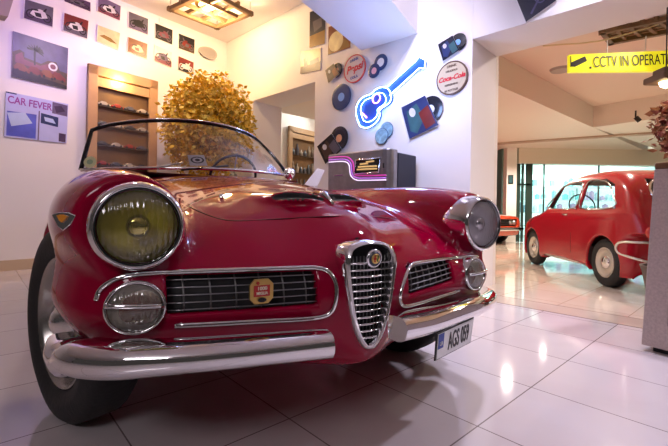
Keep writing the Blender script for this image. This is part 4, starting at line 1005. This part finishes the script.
# hall lattice lamp, sign, chain
lampB, LB = lattice(((603,34),(611,44.5),(690,30),(672,20)), 2.62, 'wooden lattice ceiling lamp above the yellow sign', None, nb=4, drop=.045)
sgz = 3.85
tl, tr, br_, bl = at(569.5,54.5,sgz), at(712,48.5,sgz), at(712,70.5,sgz), at(569.5,72,sgz)
cs = (tl+br_)/2; SG = MB().prism([p-cs for p in (tl,tr,br_,bl)], (0,.04,0)).build('hanging_sign', mat('sign_yellow', (.92,.86,.02), .35, emit=(.95,.9,.02), es=.35), None, bevel=.003); SG.location = cs  # slight glow put into the yellow so the sign shows bright
tag(SG, 'long yellow hanging sign reading CCTV IN OPERATION', 'sign')
rx_ = (tr-tl).normalized(); uz = Vector((0,-1,0)).cross(rx_)
if uz.z < 0: uz = -uz
text('lettering', 'CCTV IN OPERATION', BLACK, SG, at(593,62.6,sgz-.006)-cs, rx_, uz, .15, .60, .001, align='LEFT')
k_ = lambda x, y: at(x, y, sgz-.003)-cs
MB().prism([k_(571,66.5), k_(571,62.5), k_(585,56.2), k_(587,61), k_(575,66.8)], (0,-.002,0)).prism([k_(570.3,56), k_(571.2,56), k_(571.2,67), k_(570.3,67)], (0,-.002,0)).prism([k_(589.5,66.5), k_(591.5,66.5), k_(591.5,68.8), k_(589.5,68.8)], (0,-.002,0)).build('camera_symbol', BLACK, SG)
for x, y0, y1 in ((607,55,40),(645.5,53,36)): MB().tube([at(x,y0,sgz+.02)-cs, at(x+.5,y1,sgz+.02)-cs+UP*(.0)], .005, 6).build('hanging_wire', WHITE, SG)
tt = [at(x, y, 3.95) for x, y in ((543,46),(560,44.6),(580,43.5),(600,41),(612,38),(630,33),(650,27),(668,20.5),(690,12))]
MB().tube(tt, .008, 6).build('chain', mat('chain_brass', (.65,.55,.35), .4, .6), None)
tag(bpy.data.objects['chain'], 'thin pale chain strung under the lintel towards the wooden lamp', 'chain')
# ------------------------------------------------------------------ counter at the right edge
q0 = onz(641, 350, 0); dc = Vector((.536,-.844,0)); nc = Vector((.844,.536,0)); hC_ = 1.0
CT = thing('counter', 'speckled taupe counter with a dark wood top at the right edge', 'counter', q0)
TAU = mat('taupe_speckle', (.46,.38,.36), .5, var=.3, vscale=90)
L_ = 1.3; sh_ = Vector((.055,.0,0))
bot = [Vector((0,0,.03)), dc*L_+UP*.03, dc*L_+nc*.6+UP*.03, nc*.6+UP*.03]
MB().hexa(bot, [p+UP*(hC_-.05)+sh_ for p in bot]).build('body', TAU, CT, bevel=.004)
MB().hexa([p+nc*.04+dc*.04-UP*.03 for p in bot], [p+nc*.04+dc*.04 for p in bot]).build('plinth', BLACK, CT)
MB().prism([p+UP*(hC_-.05)+sh_-nc*.0 for p in bot], UP*.035).build('counter_top', mat('dark_wood_top', (.16,.08,.04), .3, var=.3, vscale=8), CT, bevel=.006)
MB().prism([dc*.115+UP*.16-nc*.004, dc*.122+UP*.16-nc*.004, dc*.122+UP*.90-nc*.004+sh_*.8, dc*.115+UP*.90-nc*.004+sh_*.8], nc*.006).build('panel_groove', BLACK, CT)
# reddish plant and little lamp at the right edge
leafy('potted_plant', 'tall reddish leafy plant behind the taupe counter at the right edge', (2.62,3.0,0), .3, 1.1, (2.62,3.0,1.42), (.19,.2,.27), 700, .06, [leafm('leaf_red', (.30,.07,.05)), leafm('leaf_rust', (.36,.14,.06))], 9, 'plant', .1)
p = at(666, 82, 3.0); o = thing('pendant_lamp', 'small dark pendant lamp with a warm bulb over the reddish plant', 'lamp', p)
MB().prism([(-.10,-.1,.0),(.1,-.1,.0),(.1,.1,.0),(-.1,.1,.0)], (0,0,.05)).build('wood_shade', WD, o, bevel=.01)
MB().prism([(-.06,-.06,.05),(.06,-.06,.05),(.06,.06,.05),(-.06,.06,.05)], (0,0,.05)).build('shade_top', WD, o, bevel=.01)
MB().lathe([(.001,-.05),(.035,-.03),(.045,0),(.001,.0)], (0,0,0), UP, 20).build('bulb', BULB, o, True)
MB().tube([(0,0,.1),(0,0,RZ-p.z)], .005, 6).build('cord', BLACK, o)
# ------------------------------------------------------------------ small red saloon, own frame: q across (left side negative), p forward of rear axle, z up
REDP = mat('bright_red_paint', (.40,.0,.010), .25, coat=.8, Coat_IOR=1.4)
rl = Vector((2.80,4.02,0)); fl_ = Vector((2.935,5.72,0)); fw = (fl_-rl).normalized(); sc = (fl_-rl).length/1.84; lat = Vector((fw.y,-fw.x,0))
org = rl+lat*.58*sc
sal = thing('small_saloon', 'small bright red rounded vintage saloon parked in the hall right of the pilaster', 'car', org, math.atan2(lat.y, lat.x)); sal.scale = (sc,sc,sc)
def sal_outer(q, p, z):
    a = np.abs(q)
    side = a-(.655-.10*(z-.55)**2*np.where(z > .55, 2.2, 1.)-.10*np.clip((p-1.7)/.7,0,1)**2-.07*np.clip((-p)/.5,0,1)**2)
    top = z-(.84-.26*np.clip((p-1.35)/1.1, 0, 2)**2-.10*a*a)
    fr = p-(2.40-.35*a*a-.8*(z-.50)**2); re = (-.52+.35*a*a+.95*(z-.45)**2)-p
    lo = smax(smax(side, top, .10), smax(fr, re, .05), .16); lo = smax(lo, .19-z, .05)
    cs_ = a-(.60-.28*np.maximum(z-.80, 0)-.10*np.maximum(z-1.1, 0))
    cf = (p-(1.62-.80*(z-.83)))*.8; cr = ((-.43+.62*(z-.80)**1.0)-p)*.85
    cr = np.maximum(cr, -10)
    ct = z-(1.325-.14*((p-.62)/.85)**2*np.abs((p-.62)/.85)**.5-.12*a*a)
    ca_ = smax(smax(cs_, ct, .12), smax(cf, cr, .05), .15); ca_ = smax(ca_, .6-z, .02)
    f = smin(lo, ca_, .07)
    for pc in (0., 1.84):   # swollen arches
        fd_ = np.sqrt(((p-pc)/.40)**2+((z-.30)/.36)**2+((a-.56)/.115)**2)-1
        f = smin(f, fd_*.10, .06)
    return f
def win_side(p, z):
    d1 = np.maximum(np.maximum(.70-p, z-1.195+.12*np.maximum(p-1.0,0)), np.maximum(.86-z, p-(1.53-.86*(z-.86))))
    d2 = np.maximum(np.maximum(.60-0-(.60-p), p-.60), 0)
    d2 = np.maximum(np.maximum(p-.61, .86-z), np.maximum(z-1.195+.35*np.maximum(.25-p,0), (-.10+.55*(z-.86))-p+.0))
    return np.minimum(d1, d2)
def sal_f(q, p, z):
    a = np.abs(q); f0 = sal_outer(q, p, z)
    f = f0
    for pc in (0., 1.84):
        cyl = np.maximum(np.hypot(p-pc, z-.27)-.285, .38-a); f = smax(f, -cyl, .02)
    inner = smax(f0+.035, .42-z, .02); inner = np.maximum(inner, p-1.75); inner = np.maximum(inner, -.38-p)
    f = smax(f, -inner, .01)
    ws_ = smax(win_side(p, z), .40-a, .02); f = smax(f, -ws_, .015)
    wf = np.maximum(np.maximum(a-.46+.1*(z-.86), .87-z), np.maximum(z-1.19, 1.0-p)); f = smax(f, -wf, .015)
    wr = np.maximum(np.maximum(a-.36+.25*(z-.95), .93-z), np.maximum(z-1.17, p+.02)); f = smax(f, -wr, .015)
    return f
def sal_m(c):
    q, p, z = c.T; a = np.abs(q); inn_ = sal_outer(q, p, z) < -.024
    return inn_.astype(np.int32)
sb = sdf_object('body', sal_f, (-.74,-.60,.14), (.74,2.50,1.40), .0135, [REDP, mat('saloon_inside', (.05,.03,.03), .6)], sal_m, sal)
def sal_q(p, z, lift=0.):
    q = np.linspace(-.8, 0, 1200); f = sal_outer(q, np.full_like(q, p), np.full_like(q, z)); k = np.argmax(f < 0); return float(q[k])-lift
for sgn in (-1, 1):
    # window chrome loops
    for loop, nm in ((((.71,.87),(1.51,.87),(1.38,1.03),(1.25,1.15),(1.12,1.185),(.72,1.19)), 'door_window'), (((-.08,.87),(.60,.87),(.60,1.19),(.30,1.185),(.12,1.12),(.0,1.01)), 'quarter_window')):
        P = [Vector((sgn*-sal_q(p, z, .002), p, z)) for p, z in loop]; P = [Vector((x.x*1., x.y, x.z)) for x in P]
        pp = smooth_poly(P, 3, True)
        go = MB().add([v-Vector((sgn*.012,0,0)) for v in pp], [tuple(range(len(pp)))]).build(nm, glass('car_glass', (.92,.95,.95), .03, .02), sal)
        MB().tube(pp, .009, 6, closed=True).build('window_seal', mat('seal_chrome', (.5,.45,.45), .2, .9), go, True)
    x = sgn
    MB().tube([(sgn*.615,.36,.205),(sgn*.635,.9,.205),(sgn*.625,1.48,.21)], .018, 8, flat=(.022,.010)).build('sill_strip', mat('sill_pale', (.75,.62,.60), .3, .6), sal, True)
    pt_ = [Vector((sgn*-sal_q(p, z, -.0), p, z)) for p, z in ((.655,1.2),(.655,1.0),(.655,.84),(.655,.55),(.66,.30))]
    MB().tube(pt_, .004, 6).build('door_seam', mat('shut_line_red', (.08,.0,.0), .5), sal)
    MB().tube([Vector((sgn*(-sal_q(p,.78)+.012),p,.78)) for p in (.78,.84,.90)], .010, 8).build('door_handle', CHROME, sal, True)
# steering wheel and seats inside
MB().tube([Vector((-.28+.17*math.cos(t), 1.12+.05*math.sin(t), .90+.16*math.sin(t))) for t in np.linspace(0, 2*math.pi, 24, endpoint=False)], .010, 6, closed=True).build('steering_wheel', BLACK, sal, True)
for x in (-.28, .28): MB().box((x,.62,.62), (.42,.14,.46), az=(0,-.18,.98)).build('seat', mat('seat_red', (.30,.05,.04), .5), sal, bevel=.05)
# rear window, lamps, bumper
rq = []
for a_, z in ((-.30,.95),(.30,.95),(.24,1.16),(-.24,1.16)):
    p = np.linspace(-.6, .6, 900); f = sal_outer(np.full_like(p, a_), p, np.full_like(p, z)); rq.append(Vector((a_, float(p[np.argmax(f < 0)])-.003, z)))
rg = MB().add(smooth_poly(rq, 4, True), [tuple(range(16))]).build('rear_window', mat('dark_glass', (.03,.02,.02), .08, coat=.5), sal)
MB().tube(smooth_poly(rq, 4, True), .014, 8, closed=True).build('window_frame', CHROME, rg, True)
def rear_p(a_, z):
    p = np.linspace(-.7, .6, 900); f = sal_outer(np.full_like(p, a_), p, np.full_like(p, z)); return float(p[np.argmax(f < 0)])
bz = .40
for sgn in (-1, 1):
    lp = [(sgn*.30, rear_p(sgn*.3,.33)-.045, .33), (sgn*.45, rear_p(sgn*.45,.33)-.045, .33), (sgn*.56, rear_p(sgn*.55,.35)-.04, .35), (sgn*.645, -.27, .40), (sgn*.645,-.28,.50), (sgn*.56, rear_p(sgn*.55,.5)-.045, .52), (sgn*.45, rear_p(sgn*.45,.52)-.045, .52), (sgn*.30, rear_p(sgn*.3,.52)-.045, .52)]
    MB().tube(smooth_poly(lp, 4, True), .014, 8, closed=True).build('bumper_loop', mat('bumper_cream', (.80,.72,.66), .15, .7), sal, True)
    MB().lathe([(.001,.03),(.03,.025),(.045,.0),(.045,-.02)], (sgn*.50, rear_p(sgn*.5,.62), .62), (0,-1,0), 20, sx=1.3).build('tail_lamp', mat('ruby', (.5,.02,.01), .1, coat=.8), sal, True)
MB().tube([(-.40,-.62,.30),(.40,-.62,.30)], .02, 8).build('bumper_bar', CHROME, sal, True)
MB().box((0,rear_p(0,.60)-.01,.62), (.30,.012,.14)).build('number_plate', WHITE, sal)
def wheel2(par, c, n, R=.262, rimc=(.62,.58,.52), steer=0.):
    n = Vector(n).normalized(); c = Vector(c)
    t = MB().lathe([(R*.62,-.045),(R*.72,-.062),(R*.88,-.066),(R*.97,-.052),(R,-.03),(R,.03),(R*.97,.052),(R*.88,.066),(R*.72,.062),(R*.62,.045)], c, n, 48).build('wheel', RUBBER, par, True)
    MB().lathe([(R*.63,.05),(R*.63,.058),(R*.59,.056),(R*.55,.038),(R*.45,.022),(R*.36,.034),(R*.28,.036),(.001,.036)], c, n, 40).build('rim', mat('rim_cream', rimc, .25, .55), t, True)
    MB().lathe([(R*.27,.035),(R*.27,.05),(R*.2,.062),(R*.08,.068),(.001,.069)], c, n, 28).build('hubcap', CHROME, t, True)
for s_ in (-1, 1):
    wheel2(sal, (s_*.565,0,.262), (s_,0,0)); wheel2(sal, (s_*.565,1.84,.262), (s_,0,0))
MB().tube([(-.5,0,.26),(.5,0,.26)], .03, 8).build('axle', BLACK, sal)
# ------------------------------------------------------------------ distant orange-red car, front showing
fy = 8.7; x1 = at(527, 220, fy).x; x0 = x1-1.30
x0 += .30; x1 += .30
fc = thing('distant_car', 'distant orange red car seen between the pilaster and the small saloon', 'car', ((x0+x1)/2, fy+.25, 0), math.radians(32))
fc.scale = (.9,.9,.9)
ORP = mat('orange_red_paint', (.52,.05,.015), .22, coat=1.)
def fcf(q, p, z):
    a = np.abs(q); side = a-(.80-.25*(z-.5)**2); top = z-(.80-.03*p-.12*a*a+.0*p); top = np.maximum(z-(.76-.05*a+.035*np.clip(p,0,1)), z-1.)
    lo = smax(smax(side, top, .1), smax(.02+.12*a*a+.8*(z-.5)**2-p, p-3.9, .05), .12); lo = smax(lo, .22-z, .04)
    cab = smax(smax(a-(.66-.35*np.maximum(z-.8,0)), z-1.22, .1), smax((1.15+.9*(z-.75))-p, p-(3.0-.6*(z-.75)), .05), .1)
    f = smin(lo, cab, .05)
    for pc in (.72, 3.1): f = smax(f, -np.maximum(np.hypot(p-pc, z-.30)-.35, .45-a), .02)
    gl = np.maximum(np.maximum(a-.60, np.abs(z-.56)-.085), p-.16); return smax(f, -gl, .01)
sdf_object('body', fcf, (-.95,-.10,.16), (.95,4.05,1.32), .03, [ORP], None, fc)
MB().box((0,.135,.56), (1.22,.01,.19)).build('front_grille', mat('grille_shadow_black', (.01,.01,.012), .6), fc)
for z in (.52,.56,.60): MB().box((0,.115,z), (1.2,.012,.006)).build('grille_bar', CHROME_D, fc)
for x in (-.5,-.36,.36,.5): MB().lathe([(.001,.02),(.05,.015),(.062,0),(.062,-.03)], (x,.10,.565), (0,-1,0), 20).build('headlight', CHROME_D, fc, True)
MB().tube([(-.84,.35,.40),(-.80,.05,.40),(-.4,-.04,.40),(.4,-.04,.40),(.80,.05,.40),(.84,.35,.40)], .03, 8, flat=(.045,.02)).build('bumper', CHROME, fc, True)
for s_ in (-1, 1):
    for pc in (.72, 3.1): wheel2(fc, (s_*.70,pc,.31), (s_,0,0), .31)
# ------------------------------------------------------------------ light
def area(name, loc, size, power, col, rot=(0,0,0), sy=None, spread=None):
    l = bpy.data.lights.new(name, 'AREA'); l.energy = power; l.color = col; l.size = size
    if sy: l.shape = 'RECTANGLE'; l.size_y = sy
    if spread: l.spread = math.radians(spread)
    o = bpy.data.objects.new(name, l); COL.objects.link(o); o.location = loc; o.rotation_euler = rot; return o
def point(name, loc, power, col, r=.05):
    l = bpy.data.lights.new(name, 'POINT'); l.energy = power; l.color = col; l.shadow_soft_size = r
    o = bpy.data.objects.new(name, l); COL.objects.link(o); o.location = loc; return o
def spot(name, loc, target, power, col, ang=60, blend=.5, r=.06):
    l = bpy.data.lights.new(name, 'SPOT'); l.energy = power; l.color = col; l.spot_size = math.radians(ang); l.spot_blend = blend; l.shadow_soft_size = r
    o = bpy.data.objects.new(name, l); COL.objects.link(o); o.location = loc
    d = Vector(target)-Vector(loc); o.rotation_euler = d.to_track_quat('-Z', 'Y').to_euler(); return o
point('lattice_lamp_light', LA+Vector((0,0,-.12)), 44, (1,.66,.33), .08)
spot('room_spot', (1.5,2.7,3.3), (1.7,2.0,0), 130, (.86,.80,1.), 95, .8, .10)
spot('room_spot', (.0,3.3,3.3), (.2,2.0,.3), 170, (1.,.66,.92), 80, .8, .10)
spot('room_spot', (-2.0,3.6,3.3), (-1.6,3.4,0), 35, (1.,.86,.78), 110, .8, .10)
spot('room_spot', (2.6,1.4,3.3), (2.0,1.5,0), 120, (.90,.82,1.), 90, .8, .10)
spot('purple_spot', (-1.2,2.6,2.9), (-3.3,4.6,3.1), 90, (.45,.25,1.), 60, .9, .12)
spot('wall_spot', (.3,2.2,3.2), (.3,4.4,1.4), 115, (.90,.80,1.), 90, .8, .12)
spot('wall_spot', (-1.7,3.6,3.2), (-3.1,4.9,1.5), 66, (.98,.78,.95), 75, .8, .12)
point('neon_light', hB(392, 90, .60), 11, (.35,.5,1.), .12)
area('front_room_light', (-.9,-2.6,3.0), 1.6, 20, (1.,.9,.95), (math.radians(62),0,math.radians(-14)), .6)
spot('hall_spot_and_fill', (3.4,3.3,2.7), (1.45,3.8,1.1), 55, (1.,.84,.74), 70, .8, .06)  # added fill that warms and brightens the pilaster
spot('hall_spot_and_fill', (1.95,5.0,2.3), (3.0,5.0,.5), 55, (1.,.88,.78), 110, .6, .05)  # added fill that brightens the small saloon's side
spot('hall_spot_and_fill', (4.2,8.3,2.3), (3.8,9.2,.5), 40, (1.,.9,.8), 110, .6, .05)
point('annex_lamp', Vector((.2,7.6,2.7)), 150, (1.,.95,.88), .15)
point('shop_lamp', (6.5,SY+1.6,2.3), 160, (.9,1.,.97), .2)
point('shop_lamp', (9.,SY+1.6,2.3), 120, (.9,1.,.97), .2)
for x, y in ((3.6,5.0),(5.2,4.2),(4.6,8.6),(3.2,7.2)): 
    spot('hall_spot_and_fill', (x,y,2.3 if y > 7 else 2.7), (x,y,0), 110, (1.,.84,.70), 150, .6, .05)
point('cabinet_lamp', ca+DA*.35+NA*.12+UP*2.35, 7, (1,.65,.25), .02)
w = bpy.data.worlds.new('world'); scene.world = w; w.use_nodes = True
w.node_tree.nodes['Background'].inputs[0].default_value = (.42,.36,.34,1); w.node_tree.nodes['Background'].inputs[1].default_value = .06
scene.view_settings.view_transform = 'Standard'; scene.view_settings.look = 'None'; scene.view_settings.gamma = 1.; scene.view_settings.exposure = .72
scene.cycles.use_denoising = True; scene.cycles.max_bounces = 8; scene.cycles.diffuse_bounces = 4; scene.cycles.glossy_bounces = 4; scene.cycles.transparent_max_bounces = 12
scene.cycles.sample_clamp_indirect = 6.; scene.cycles.caustics_reflective = False; scene.cycles.caustics_refractive = False
